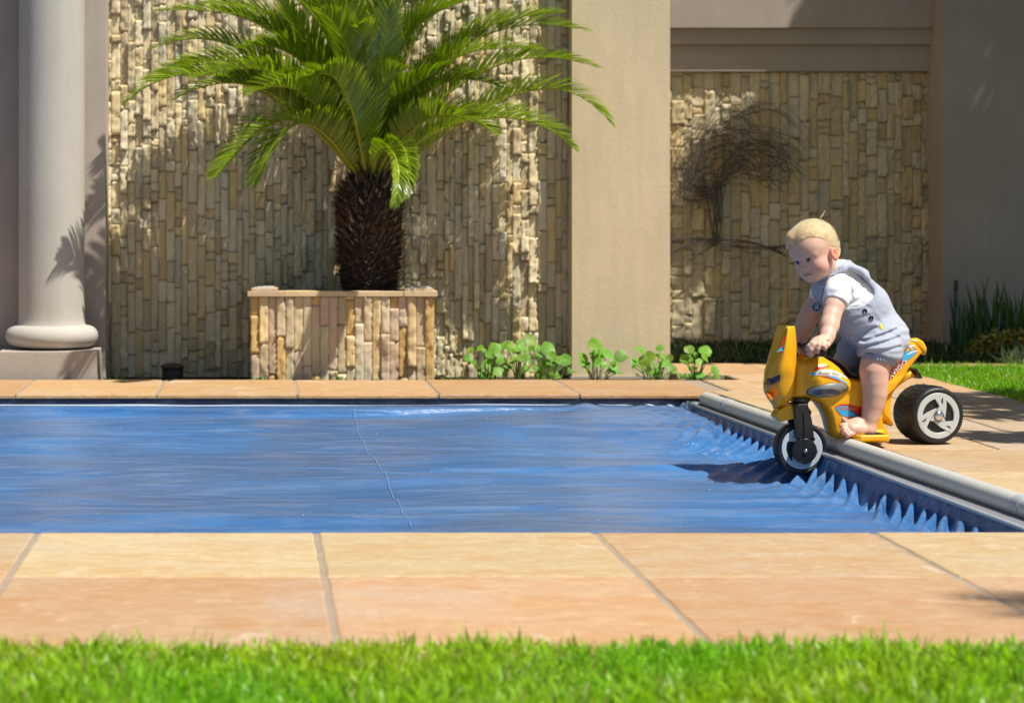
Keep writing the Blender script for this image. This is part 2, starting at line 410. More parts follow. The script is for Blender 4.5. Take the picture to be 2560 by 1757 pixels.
# ---------------------------------------------------------------- planter and soil
px0, px1, py0, py1 = -.013, .690, 8.885, 9.325
pt = empty("stone_planter", (.34, 9.1, -.03), "low planter of upright sandstone strips with a stone rim, holding the palm", "planter")
ptint = [(.56, .46, .29), (.50, .42, .27), (.64, .49, .26), (.56, .43, .31), (.64, .58, .43), (.54, .36, .14), (.58, .46, .34), (.48, .40, .27), (.64, .55, .38), (.54, .48, .33)]
V, Q, C = cladding(px0, px1, py0+.012, -.04, .3135, wr=(.0325, .0345), hr=(.12, .42), relief=.013, rough=.0035, seed=21, tints=ptint, rate=.5)
link("cladding", npmesh("planter_front", V, Q, C), M['planter_stone'], pt)
for sx, sg in ((px0, -1), (px1, 1)):
    V, Q, C = cladding(0, py1-py0, 0, -.04, .3135, wr=(.032, .036), hr=(.12, .4), relief=.010, rough=.003, seed=33+sg, tints=ptint)
    W = np.stack([sx+sg*(-V[:, 1])*1.0-sg*.012, py0+.012+V[:, 0], V[:, 2]], -1)
    link("cladding", npmesh("planter_side", W, Q, C), M['planter_stone'], pt)
b = MB(); b.box(px0+.010, px1-.010, py0+.0125, py1, -.28, .3120); b.col = (.4, .33, .24); b.build("planter_core", M['grout'], pt)
b = MB()
for (x0, x1, y0, y1, z1, c) in [(px0-.012, .12, py0-.014, py0+.060, .3335, (.55, .40, .27)), (.1205, .34, py0-.010, py0+.060, .334, (.66, .50, .30)), (.3405, .575, py0-.010, py0+.060, .3325, (.62, .47, .29)),
                           (.5755, px1+.012, py0-.014, py0+.060, .3345, (.60, .46, .29)), (px0-.012, .05, py0+.0605, py1, .334, (.55, .42, .28)), (px1-.05, px1+.012, py0+.0605, py1, .334, (.55, .42, .28))]:
    b.col = c; b.box(x0, x1, y0, y1, .3130, z1-.001, .002)
b.build("rim", M['planter_stone'], pt)
for x0, x1 in ((-.010, .092), (.578, .685)):
    b = MB(); b.col = (.60, .45, .32); b.box(x0, x1, py0-.004, py0+.085, .3340, .3440, .002); b.col = (.52, .50, .47); b.box(x0+.012, x1-.012, py0+.01, py0+.075, .3441, .3490, .002)
    b.build("corner_cap", M['planter_stone'], pt)
b = MB(); b.box(px0+.06, px1-.06, py0+.061, py1-.002, .30, .322); b.build("potting_soil", M['soil'], pt)

# ---------------------------------------------------------------- cycad
CC = Vector((.452, 9.10, .33))
M['frond'] = m_leaf("frond_leaf", .24, .38, (1.15, 1.25, .22), .75)
M['scales'] = m_flat("trunk_scales", (0, 0, 0), .75, .35, 90, .001, vary=.6, tinted=True)
palm = empty("cycad_palm", CC, "stout cycad palm with a shaggy dark trunk and arching feathery green fronds", "palm")
def quad_strips(paths, widths, wdir, cols):
    """paths (n,k,3) ribbons with half-widths (n,k) across wdir (n,k,3)"""
    n, k, _ = paths.shape
    A = paths-wdir*widths[..., None]; B = paths+wdir*widths[..., None]
    V = np.stack([A, B], 2).reshape(-1, 3)
    base = (np.arange(n)*k*2)[:, None]+(np.arange(k-1)*2)[None]
    Q = np.stack([base, base+1, base+3, base+2], -1).reshape(-1, 4)
    C = np.repeat(cols, k*2, 0) if cols.ndim == 2 else np.repeat(cols.reshape(-1, 3), 2, 0)
    return V, Q, C
b = MB(); prof = [(.098, .31), (.106, .36), (.116, .45), (.126, .55), (.130, .62), (.126, .69), (.104, .74), (.070, .775), (.05, .80), (.01, .81)]
b.col = (.025, .014, .009); b.lathe(prof, (CC.x, CC.y, 0), 32); tv, tf, tc = b.v, b.f, b.c
def trunk_r(z): return np.interp(z, [p[1] for p in prof], [p[0] for p in prof])
mb = MB(); mb.v = list(tv); mb.f = [tuple(f) for f in tf]; mb.c = list(tc)
R_ = random.Random(5)
for i in range(1700):
    z = .33+.45*(i/1700)+R_.uniform(-.008, .008); a = R_.uniform(0, 2*math.pi); r = trunk_r(z)*R_.uniform(.92, 1.02)
    L = R_.uniform(.020, .042); up = R_.uniform(.2, .95) if z > .5 else R_.uniform(-.1, .6)
    if z > .72: up = R_.uniform(.8, 2.0); L *= 1.2
    o = Vector((math.cos(a), math.sin(a), 0)); t = Vector((-o.y, o.x, 0)); p = Vector((CC.x, CC.y, z))+o*r
    w = R_.uniform(.004, .0095); d = (o+Vector((0, 0, up))+t*R_.uniform(-.5, .5)).normalized(); nrm = d.cross(t).normalized()
    band = math.exp(-((z-.56)/.035)**2)+.5*math.exp(-((z-.48)/.03)**2)+(1.2 if z > .745 else 0)
    k = R_.random()
    if k < .04+.38*min(1, band): c = (.15*R_.uniform(.5, 1.1), .085*R_.uniform(.5, 1.1), .030)
    elif k > .93: c = (.32, .24, .19)
    else: q_ = R_.uniform(.4, 1.9); c = (.085*q_, .052*q_, .030*q_)
    mb.col = c
    e = p+d*L
    mb.add([p-t*w, p+t*w, p-nrm*w*.7, p+(e-p)*.6-t*w*.6, p+(e-p)*.6+t*w*.6, e+Vector((0, 0, L*.15))], [(0, 3, 2), (1, 2, 4), (0, 1, 4, 3), (3, 4, 5), (2, 3, 5), (2, 5, 4)])
tr = mb.build("trunk", M['scales'], palm)
def bez(pts, n):
    """smooth curve through 4 points"""
    p = [np.array(q, float) for q in pts]; ts = np.linspace(0, 1, n)
    # polynomial through the points at t=0,.36,.68,1
    T = np.array([0, .34, .67, 1.0]); out = np.zeros((n, 3))
    for i in range(4):
        l = np.ones(n)
        for j in range(4):
            if i != j: l *= (ts-T[j])/(T[i]-T[j])
        out += l[:, None]*p[i]
    return out
def frond(pts, seed, lmax=.125, npair=84, col=(.055, .16, .012), curl=0.0):
    g = np.random.default_rng(seed); n = 60; c = bez(pts, n)
    seg = np.linalg.norm(np.diff(c, axis=0), axis=1); s = np.concatenate([[0], np.cumsum(seg)]); Ltot = s[-1]
    T = np.gradient(c, axis=0); T /= np.linalg.norm(T, axis=1)[:, None]
    # frond's upper side: away from gravity and away from the crown's middle
    upv = np.array([0, 0, 1.0]); start = T[0]
    hor = c[-1]-c[0]; hor[2] = 0; hor /= max(1e-6, np.linalg.norm(hor))
    ref = upv*1.0-hor*.55
    Nn = ref-T*(T@ref)[:, None]; Nn /= np.linalg.norm(Nn, axis=1)[:, None]
    # parallel transport for steadiness
    Np = [Nn[0]]
    for i in range(1, n):
        v = Np[-1]-T[i]*np.dot(Np[-1], T[i]); Np.append(v/np.linalg.norm(v))
    Nn = np.array(Np); B = np.cross(T, Nn)
    # rachis
    mb = MB(); mb.col = (.30, .34, .045)
    mb.tube([Vector(q) for q in c[::3]], [.0078*(1-.78*i/(len(c[::3])-1)) for i in range(len(c[::3]))], 6)
    V0 = np.array(mb.v); Q0 = [f for f in mb.f if len(f) == 4]
    Vs = [V0]; Qs = [np.array(Q0)]; Cs = [np.tile([[.42, .44, .05]], (len(V0), 1))]; nv = len(V0)
    u = np.linspace(.10, .995, npair); u = u+g.normal(0, .002, npair); u = np.clip(u, .06, .999)
    ss = u*Ltot; idx = np.interp(ss, s, np.arange(n))
    def at(A): i0 = np.clip(idx.astype(int), 0, n-2); f = (idx-i0)[:, None]; return A[i0]*(1-f)+A[i0+1]*f
    c_, T_, N_, B_ = at(c), at(T), at(Nn), at(B)
    shape = np.interp(u, [0, .10, .2, .35, .6, .8, .93, 1], [.2, .30, .7, 1, 1, .82, .55, .25])*lmax
    for sd in (-1, 1):
        Ls = shape*g.uniform(.9, 1.08, npair)
        al = np.interp(u, [0, .5, 1], [1.25, 1.0, .55])+g.normal(0, .05, npair)        # angle from rachis
        ph = np.interp(u, [0, .5, 1], [.95, .75, .45])+g.normal(0, .07, npair)         # V lift
        d = T_*np.cos(al)[:, None]+(B_*sd*np.cos(ph)[:, None]+N_*np.sin(ph)[:, None])*np.sin(al)[:, None]
        k = 5; tt = np.linspace(0, 1, k)
        bend = (T_*.22-N_*(.06+curl)+np.array([0, 0, -.04]))
        path = c_[:, None]+d[:, None]*(tt[None, :, None]*Ls[:, None, None])+bend[:, None]*((tt**2)[None, :, None]*Ls[:, None, None])
        wd = np.cross(d, np.cross(B_*sd, T_)); wd /= np.linalg.norm(wd, axis=1)[:, None]
        wv = T_*np.sin(al)[:, None]-(B_*sd)*np.cos(al)[:, None]; wv = wv+N_*g.normal(0, .25, npair)[:, None]; wv /= np.linalg.norm(wv, axis=1)[:, None]
        wdir = np.repeat(wv[:, None], k, 1)
        hw = np.array([.0026, .0041, .0040, .0031, .0005])[None]*np.ones((npair, 1))*(shape/lmax*.3+.7)[:, None]
        tone = g.uniform(.75, 1.25, npair)[:, None]*np.array([col])*np.array([[1.25, 1.0, 1.0]])
        cols = tone[:, None]*np.ones((1, k, 1))
        tipc = np.array([.30, .34, .05]); yl = (g.random(npair) < .25)[:, None, None]*np.array([0, 0, 0, .15, .55])[None, :, None]
        cols = cols*(1-yl)+tipc*yl
        Vq, Qq, Cq = quad_strips(path, hw, wdir, cols)
        Vs.append(Vq); Qs.append(Qq+nv); Cs.append(Cq); nv += len(Vq)
    V = np.concatenate(Vs); V[:, 1] = np.minimum(V[:, 1], 9.325)
    return npmesh("frond", V, np.concatenate(Qs), np.concatenate(Cs))
FR = [
 [(790,378,0),(640,238,-.15),(455,168,-.30),(285,235,-.40)],
 [(797,372,.02),(680,222,-.08),(535,138,-.18),(330,180,-.28)],
 [(803,368,.03),(700,160,0),(565,45,-.08),(365,25,-.15)],
 [(790,384,-.02),(700,285,-.22),(605,288,-.38),(488,398,-.46)],
 [(796,388,-.04),(728,298,-.34),(655,292,-.52),(578,412,-.58)],
 [(868,378,-.01),(1000,296,-.16),(1160,268,-.32),(1300,335,-.40)],
 [(862,376,.02),(1020,296,-.04),(1210,205,-.10),(1385,280,-.18)],
 [(858,372,.03),(985,240,-.02),(1150,142,-.06),(1350,152,-.14)],
 [(852,368,.04),(965,180,.02),(1130,70,0),(1330,70,-.08)],
 [(838,388,-.05),(872,338,-.28),(902,372,-.44),(893,466,-.50)],
 [(850,386,-.05),(905,330,-.24),(925,375,-.38),(912,448,-.44)],
 [(858,376,-.02),(925,262,-.24),(1010,188,-.42),(1130,196,-.58)],
 [(830,376,-.03),(836,250,-.20),(832,120,-.34),(812,62,-.46)],
 [(818,376,-.04),(802,262,-.30),(765,182,-.46),(705,172,-.62)],
 [(842,374,-.02),(866,230,-.12),(912,100,-.26),(1000,22,-.42)],
 [(820,370,-.02),(765,200,-.12),(690,85,-.24),(645,0,-.34)],
 [(822,368,.04),(770,160,.03),(705,30,0),(600,-40,-.05)],
 [(834,368,.04),(846,150,.05),(860,-10,.05),(885,-120,0)],
 [(846,368,.04),(915,150,.04),(1000,20,.02),(1120,-10,-.05)],
 [(852,370,-.02),(950,215,-.24),(1050,125,-.46),(1215,112,-.66)],
 [(806,372,-.02),(700,235,-.24),(600,160,-.44),(440,178,-.64)],
 [(812,374,-.03),(735,262,-.34),(660,200,-.58),(560,215,-.80)],
 [(860,378,-.03),(940,292,-.34),(1020,262,-.58),(1120,300,-.76)],
 [(828,372,-.03),(812,210,-.26),(780,90,-.42),(730,25,-.58)],
 [(836,372,-.03),(880,200,-.22),(940,70,-.38),(1070,0,-.52)],
 [(810,370,.03),(725,160,.04),(620,40,.03),(470,10,0)],
 [(856,370,.04),(975,170,.04),(1110,60,.03),(1270,30,0)],
 [(826,366,.05),(800,100,.06),(770,-40,.06),(730,-140,.02)],
 [(838,366,.02),(890,90,.04),(930,-50,.03),(985,-130,0)],
 [(822,372,-.04),(790,180,-.18),(742,40,-.28),(690,-60,-.38)],
 [(842,372,-.04),(858,170,-.16),(880,20,-.26),(915,-80,-.36)],
 [(832,374,-.05),(842,290,-.30),(858,210,-.48),(905,160,-.66)],
 [(800,374,0),(690,260,-.05),(570,170,-.10),(415,150,-.12)],
 [(800,370,.02),(650,190,-.05),(500,95,-.12),(350,110,-.18)],
 [(798,372,.0),(680,255,-.12),(545,190,-.25),(400,225,-.35)],
 [(824,368,.0),(760,120,-.10),(700,10,-.18),(630,-60,-.22)],
 [(840,368,.0),(900,120,-.12),(975,10,-.20),(1060,-50,-.25)],
 [(816,370,.02),(730,180,-.06),(620,70,-.14),(490,20,-.22)],
 [(820,374,-.04),(775,260,-.24),(715,190,-.42),(640,180,-.56)],
 [(846,374,-.04),(885,260,-.24),(945,190,-.42),(1020,150,-.54)],
 [(832,372,-.02),(825,200,-.16),(800,70,-.24),(770,-60,-.3)],
 [(836,372,-.02),(852,220,-.20),(870,110,-.34),(880,20,-.44)],
 [(812,372,-.02),(745,215,-.14),(655,120,-.24),(555,110,-.36)],
]
for i, f in enumerate(FR):
    pts = []
    right = f[-1][0] > 900
    for k, (x, y, dy) in enumerate(f):
        if right and k and i not in (9, 10): dy = dy*.55+.04
        q = P(x, y, 9.10+dy)
        if k == 0: q = Vector((CC.x+(x-830)*.0011, CC.y+dy, .765))
        pts.append(q)
    dim = 1.0 if i % 3 else 1.15
    me = frond(pts, 100+i, lmax=.135 if i not in (9, 10) else .07, col=(.155*dim, .285*dim, .018), npair=132)
    link("frond", me, M['frond'], palm)

# ---------------------------------------------------------------- small plants in the bed
M['pad'] = m_leaf("round_leaf", .45, .5, (1.2, 1.25, .4), .4)
def pennywort(px, base_y, items, label, seed):
    g0 = random.Random(seed+50); items = [(a, b_, r*1.12) for a, b_, r in items]+[(a+g0.uniform(-16, 16), min(938, b_+g0.uniform(2, 22)), r*g0.uniform(.5, .85)) for a, b_, r in items]
    d = 8.93; o = S(px, 945, d); o.z = -.03; t = empty("pennywort_plant", o, label, "plant", "round-leaved plants in the bed by the pillar")
    g = random.Random(seed); st = MB(); lf = MB()
    for (sx, sy, r) in items:
        dd = d+g.uniform(-.07, .12); c = S(sx, sy, dd); r = r/5800*dd
        root = Vector((o.x+(c.x-o.x)*.35+g.uniform(-.01, .01), d+g.uniform(-.03, .05), -.03))
        mid = root.lerp(c, .5)+Vector(((c.x-root.x)*-.15, 0, .01))
        st.col = (.16, .26, .05); st.tube([root, mid, c], [.0022, .0018, .0014], 5)
        # rounded, slightly dished and notched leaf facing up and towards the light
        nrm = Vector((g.uniform(-.5, .6), g.uniform(-1.0, -.35), g.uniform(.35, 1.0))).normalized()
        a = nrm.orthogonal().normalized(); b_ = nrm.cross(a); n = 18; ring = []; ri = []
        ph = g.uniform(0, 6)
        lf.col = tuple(x*g.uniform(.8, 1.2) for x in (.20, .42, .060))
        for k in range(n):
            w = 1+.06*math.sin(5*2*math.pi*k/n+ph); an = 2*math.pi*k/n
            ring.append(c+(a*math.cos(an)+b_*math.sin(an))*r*w+nrm*r*.16*math.sin(2*an+ph))
            ri.append(c+(a*math.cos(an)+b_*math.sin(an))*r*.5*w+nrm*r*.02)
        v = ring+ri+[c-nrm*r*.07]
        lf.add(v, [(k, (k+1) % n, n+(k+1) % n, n+k) for k in range(n)]+[(n+k, n+(k+1) % n, 2*n) for k in range(n)])
    st.build("stems", M['pad'], t); lf.build("leaves", M['pad'], t, True)
def zz(x, y, r): return (1100+x/3.058, 780+y/3.058, r)
pennywort(1225, 0, [zz(235,290,9), zz(305,275,9), zz(212,352,10), zz(420,280,15), zz(360,390,12), zz(325,490,12), zz(450,455,14), zz(375,440,9), zz(315,430,8), zz(340,480,11), zz(385,320,13), zz(465,368,12)], "leftmost and bushiest round-leaved plant in the bed, against the stone wall", 1)
pennywort(1300, 0, [zz(500,250,15), zz(575,280,17), zz(625,345,13), zz(665,425,11), zz(525,410,9), zz(640,280,12), zz(575,355,11), zz(610,230,9), zz(670,330,8)], "round-leaved plant with large overlapping pads between two others by the stone wall", 2)
pennywort(1368, 0, [zz(690,215,16), zz(740,275,11), zz(825,280,17), zz(855,380,15), zz(945,365,17), zz(880,465,14), zz(770,470,12), zz(735,430,8), zz(992,446,8), zz(745,325,6), zz(905,350,9)], "tall round-leaved plant at the shaded corner where stone wall meets pillar", 3)
pennywort(1492, 0, [zz(1180,245,15), zz(1210,325,20), zz(1090,345,15), zz(1285,320,14), zz(1385,335,16), zz(1115,405,11), zz(1325,442,13), zz(1260,402,9), zz(1170,260,12)], "open round-leaved plant standing alone before the middle of the pillar", 4)
pennywort(1640, 0, [zz(1535,295,14), zz(1685,275,10), zz(1600,345,15), zz(1690,345,14), zz(1755,350,9), zz(1490,380,9), zz(1780,438,14), zz(1640,410,10), zz(1600,440,10), zz(1560,375,13), zz(1670,430,11), zz(1545,420,8), zz(1660,480,9), zz(1620,470,8), zz(1700,400,9)], "dense low round-leaved plant at the right corner of the pillar", 5)
pennywort(1742, 0, [zz(1905,285,12), zz(2025,295,15), zz(1885,360,15), zz(1980,380,10), zz(2100,445,12), zz(1900,490,11), zz(1960,500,9), zz(1990,480,11), zz(1910,430,8), zz(1835,490,7), zz(2120,500,7), zz(2040,330,9)], "rightmost round-leaved plant, in the corner of the bed beside the paving", 6)
def tuft(name, o, n, L, spread, w, col, label, cat, seed, mat=None, group=None, lean=0.5, curve=.35):
    g = np.random.default_rng(seed); o = Vector(o)
    a = g.uniform(0, 2*np.pi, n); rr = spread*np.sqrt(g.random(n)); root = np.stack([o.x+rr*np.cos(a), o.y+rr*np.sin(a)*.6, np.full(n, o.z)], -1)
    a2 = g.uniform(0, 2*np.pi, n); le = lean*g.random(n); d = np.stack([np.cos(a2)*le, np.sin(a2)*le, np.ones(n)], -1); d /= np.linalg.norm(d, axis=1)[:, None]
    Ls = L*g.uniform(.55, 1.05, n); k = 6; tt = np.linspace(0, 1, k)
    path = root[:, None]+d[:, None]*(tt[None, :, None]*Ls[:, None, None])+np.stack([np.cos(a2), np.sin(a2), -.5*np.ones(n)], -1)[:, None]*(tt**2)[None, :, None]*(Ls*curve*le)[:, None, None]
    wa = g.uniform(-.6, .6, n); wd = np.stack([np.cos(wa), np.sin(wa), 0*wa], -1); wd = np.repeat(wd[:, None], k, 1)
    hw = np.array([.7, 1, 1, .85, .55, .05])[None]*w*g.uniform(.7, 1.2, n)[:, None]
    cols = np.array(col)[None]*g.uniform(.6, 1.35, n)[:, None]
    V, Q, C = quad_strips(path, hw, wd, cols)
    ob = link(name, npmesh(name, V, Q, C), mat or M['pad']); tag(ob, label, cat, group); return ob
wd1 = tuft("weed", (.012, 8.865, -.03), 26, .05, .022, .004, (.06, .20, .03), "small green weed at the left foot of the planter", "weed", 1, lean=1.2, group="weeds along the planter")
tuft("weed", (.315, 8.862, -.03), 12, .045, .012, .004, (.12, .34, .04), "small bright weed under the middle of the planter", "weed", 2, lean=.9, group="weeds along the planter")
tuft("weed", (.345, 8.860, -.03), 8, .05, .010, .004, (.12, .34, .04), "narrow-bladed weed just right of the planter's middle", "weed", 3, lean=1.0, group="weeds along the planter")
tuft("weed", (-.53, 8.90, -.03), 22, .055, .03, .0035, (.05, .15, .03), "dark little weed by the column plinth under the stone wall", "weed", 4, lean=1.1, group="weeds along the planter")
tuft("weed", (.76, 8.89, -.03), 40, .05, .05, .003, (.12, .26, .04), "low yellow-green weed at the right foot of the planter", "weed", 5, lean=1.3, group="weeds along the planter")
# squat fixture at the foot of the wall
M['dark'] = m_flat("dark_metal", (.035, .03, .026), .5, .4, vary=.5)
b = MB(); c0 = (-.318, 9.06, 0); b.lathe([(.040, -.03), (.042, .02), (.038, .024), (.046, .026), (.047, .034), (.036, .040), (.012, .044)], c0, 28)
tag(autosmooth(b.build("squat_fixture", M['dark'])), "small dark drum-shaped fixture at the foot of the stone wall", "garden fixture")
# ---------------------------------------------------------------- wire tree on the recess wall
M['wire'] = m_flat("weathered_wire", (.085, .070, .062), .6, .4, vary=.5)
M['wire_lit'] = m_flat("sunlit_wire", (.16, .14, .12), .45, .4, vary=.4)  # paler copy of the wire colour, sunlight on some wires painted in
wt = empty("wire_tree", P(1625, 540, 10.86), "tree-shaped sculpture of bent wires fixed on the alcove's stone wall", "wall sculpture")
g = random.Random(8); yb = 10.875
def W3(x, y, dy=0): return P(x, y, yb+dy)
b = MB()
for k in range(12):                                                 # trunk: a twisted bundle
    pts = []
    for j in range(9):
        t = j/8; y = 560-t*140; cxx = 1625+10*math.sin(t*2.2+k)*(.4+t)+14*t*math.sin(k*1.7)
        pts.append(W3(cxx+g.uniform(-2, 2), y, -.012*math.cos(k+t*4)))
    b.tube(pts, .0024, 5)
b.build("trunk", M['wire'], wt)
b = MB()
for (tip, mid, n_) in [((1505, 590), (1560, 545), 5), ((1520, 548), (1575, 535), 4), ((1780, 578), (1700, 535), 5), ((1790, 560), (1690, 570), 4), ((1560, 590), (1600, 570), 4)]:
    for k in range(n_):
        p0 = W3(1625+g.uniform(-8, 8), 548+g.uniform(-6, 6)); p2 = W3(tip[0]+g.uniform(-6, 6), tip[1]+g.uniform(-5, 5)); p1 = W3(mid[0], mid[1]+g.uniform(-6, 6), -.02)
        b.tube([p0.lerp(p1, t)*(1-t)+p1.lerp(p2, t)*t for t in [i/8 for i in range(9)]], .0022, 5)
b.build("roots", M['wire'], wt)
b = MB(); b2 = MB()
for k in range(58):                                                # crown: sweeping wires blown to the right
    st_ = W3(1610+g.uniform(-12, 28), 440+g.uniform(-15, 15), -.01)
    ang = g.uniform(0, 1)
    tx = g.uniform(1660, 1850)*.35+1840*.65*(1 if g.random() < .6 else .93); ty = g.uniform(262, 440); lx = 1600-g.uniform(20, 75)*(1 if g.random() < .7 else .3); ly = g.uniform(300, 440)
    p1 = W3(lx, ly+20, -.03+g.uniform(0, .04)); p2 = W3((lx+tx)/2-20, min(ly, ty)-g.uniform(0, 45), -.03+g.uniform(0, .04)); p3 = W3(tx, ty, -.01)
    q = [st_, p1, p2, p3]; pts = [Vector(x) for x in bez(q, 14)]
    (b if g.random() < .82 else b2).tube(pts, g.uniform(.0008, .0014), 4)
for k in range(24):
    pts = [W3(1625+g.uniform(-10, 10), 430, -.01), W3(1640+g.uniform(0, 60), 400-g.uniform(0, 60), -.03), W3(1720+g.uniform(-20, 60), 360+g.uniform(-50, 60), -.03), W3(1800+g.uniform(-60, 40), 390+g.uniform(-60, 60), -.01)]
    b.tube([Vector(x) for x in bez(pts, 12)], g.uniform(.001, .0019), 4)
for k in range(16):                                                 # small loops on the left of the crown
    cx_, cy_ = g.uniform(1550, 1640), g.uniform(300, 440); r0 = g.uniform(12, 38); a0 = g.uniform(0, 6)
    b.tube([W3(cx_+r0*math.cos(a0+t*.5), cy_+r0*.8*math.sin(a0+t*.5), -.02+.003*t) for t in range(10)], .0012, 4)
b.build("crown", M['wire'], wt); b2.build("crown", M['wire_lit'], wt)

# ---------------------------------------------------------------- right-hand planting
M['hose'] = m_flat("blue_grey_pipe", (.035, .055, .095), .5, .4)
st = empty("garden_stake", P(2165, 795, 10.55), "thin dark blue standpipe with a black cap before the right wall", "pipe")
b = MB(); b.tube([P(2163, 798, 10.55), P(2166, 740, 10.55), P(2169, 660, 10.55)], .0085, 10); b.build("pipe", M['hose'], st)
b = MB(); b.tube([P(2169, 660, 10.55), P(2169.6, 652, 10.55), P(2170, 636, 10.55)], [.0105, .011, .0095], 10); b.build("cap", M['dark'], st)
M['blade'] = m_leaf("blade_leaf", .4, .35, (1.1, 1.25, .4), .5)
k = 0
for (x, h, n, lab) in [(2190, 140, 17, "spiky leaf clump beside the thin standpipe"), (2238, 185, 20, "tallest spiky leaf clump before the shaded right wall"), (2290, 180, 16, "spiky leaf clump rising behind the yellow-green shrub"), (2345, 150, 16, "spiky leaf clump cut by the right edge of the picture")]:
    base = P(x, 790, 10.4); base.z = -.012
    tuft("iris_clump", base, n, h/F*10.4*1.0, .065, .0075, (.035, .105, .012), lab, "plant", 40+k, M['blade'], "spiky plants before the right wall", lean=.30, curve=.2); k += 1
# low dark ground cover in the shaded bed (uncountable)
def blades(n, region, L, w, col, seed, dens=None, lean=.6, zb=-.014, name="grass", flat=.35, mat=None, label="", clump=0.0):
    g = np.random.default_rng(seed); x0, x1, y0, y1 = region
    X = g.uniform(x0, x1, n); Y = g.uniform(y0, y1, n)
    if dens is not None: keep = dens(X, Y) > g.random(n); X, Y = X[keep], Y[keep]; n = len(X)
    a = g.uniform(0, 2*np.pi, n); le = lean*g.random(n); d = np.stack([np.cos(a)*le, np.sin(a)*le, np.ones(n)], -1); d /= np.linalg.norm(d, axis=1)[:, None]
    Ls = L*g.uniform(.5, 1.15, n)*(1+clump*np.sin(X*23+3*np.sin(Y*17))*np.sin(Y*29+2*np.sin(X*11)))
    k = 4; tt = np.array([0, .4, .75, 1.0])
    root = np.stack([X, Y, np.full(n, zb)], -1)
    cv = np.stack([np.cos(a), np.sin(a), -.8*np.ones(n)], -1)
    path = root[:, None]+d[:, None]*(tt[None, :, None]*Ls[:, None, None])+cv[:, None]*((tt**2)[None, :, None]*(Ls*flat*g.random(n))[:, None, None])
    wa = g.uniform(0, np.pi, n); wd = np.repeat(np.stack([np.cos(wa), np.sin(wa), 0*wa], -1)[:, None], k, 1)
    hw = np.array([.8, 1, .75, .06])[None]*w*g.uniform(.7, 1.3, n)[:, None]
    big = .5+.5*np.sin(X*5.1+2*np.sin(Y*3.3))*np.sin(Y*6.7+1.7*np.sin(X*4.1))
    cols = np.array(col)[None]*g.uniform(.6, 1.4, n)[:, None]
    cols[:, 0] *= .8+.5*big; yl = g.random(n) < .05; cols[yl] = np.array([.35, .33, .12])*g.uniform(.6, 1.1, yl.sum())[:, None]
    V, Q, C = quad_strips(path, hw, wd, cols)
    ob = link(name, npmesh(name, V, Q, C), mat or M['grass']); return tag(ob, label, name.replace("_", " "), kind="stuff")
M['grass'] = m_leaf("grass_blade", .40, .5, (1.15, 1.25, .25), .5)
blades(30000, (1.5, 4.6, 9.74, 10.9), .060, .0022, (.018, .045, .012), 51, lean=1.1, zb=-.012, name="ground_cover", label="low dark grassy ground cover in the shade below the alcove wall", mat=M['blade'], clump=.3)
blades(60000, (2.585, 4.6, 6.9, 9.56), .040, .0018, (.20, .42, .018), 52, lean=.9, name="lawn", label="bright green lawn beyond the paving at the right", clump=.25)
blades(26000, (2.59, 4.6, 4.72, 6.9), .040, .0024, (.20, .42, .018), 58, lean=.9, name="lawn", label="bright green lawn nearer the camera beside the paving, outside the picture", clump=.25)
# front lawn: dense near the paving edge
def dens(X, Y): return np.where((X > -.75) & (X < 1.7), 1.0, .35)
blades(190000, (-2.2, 3.2, 2.55, 3.455), .040, .0024, (.28, .49, .028), 53, dens=dens, lean=1.0, name="grass", label="blurred bright green lawn along the bottom of the picture", clump=.35)
g_ = np.random.default_rng(3)
blades(170, (-.9, 1.9, 3.28, 3.44), .075, .0016, (.22, .42, .03), 57, lean=.9, zb=-.012, name="grass_wisps", label="taller single grass blades along the paving edge", flat=.5)
# yellow-green shrub and pale tuft at the right edge
def leafball(name, c, r, n, L, w, cols, seed, parent, flat=.8, mat=None):
    g = np.random.default_rng(seed); d = g.normal(0, 1, (n, 3)); d /= np.linalg.norm(d, axis=1)[:, None]; d[:, 2] = np.abs(d[:, 2])*.9-.1
    p = np.array(c)[None]+d*np.array(r)[None]*(g.random(n)**.45)[:, None]
    a = d+g.normal(0, .6, (n, 3)); a /= np.linalg.norm(a, axis=1)[:, None]
    tt = np.array([0, .35, .7, 1.0]); Ls = L*g.uniform(.6, 1.2, n)
    path = p[:, None]+a[:, None]*(tt[None, :, None]*Ls[:, None, None])+np.array([0, 0, -.35])*((tt**2)[None, :, None]*Ls[:, None, None])
    q = g.normal(0, 1, (n, 3)); wd = np.cross(a, q); wd /= np.linalg.norm(wd, axis=1)[:, None]
    hw = np.array([.25, 1, .8, .05])[None]*w*g.uniform(.7, 1.2, n)[:, None]
    C = np.array(cols)[g.integers(0, len(cols), n)]*g.uniform(.7, 1.2, n)[:, None]
    V, Q, Cc = quad_strips(path, hw, np.repeat(wd[:, None], 4, 1), C)
    return link(name, npmesh(name, V, Q, Cc), mat or M['blade'], parent)
sb = empty("shrub", P(2300, 820, 9.95), "low shrub with yellow and reddish leaves at the right edge behind the lawn", "shrub")
b = MB(); b.col = (.05, .03, .02); gg = random.Random(4)
for k in range(14):
    o = P(2300, 820, 9.95); o.z = -.012; b.tube([o, o+Vector((gg.uniform(-.1, .1), gg.uniform(-.05, .05), .05)), o+Vector((gg.uniform(-.2, .2), gg.uniform(-.1, .1), .12))], .0025, 5)
b.build("stems", M['scales'], sb)
c = P(2300, 800, 9.95)
leafball("foliage", (c.x+.02, c.y, .045), (.21, .14, .10), 1500, .03, .0058, [(.30, .26, .03), (.22, .24, .03), (.10, .16, .02), (.34, .20, .06), (.06, .10, .02), (.38, .33, .05)], 61, sb)
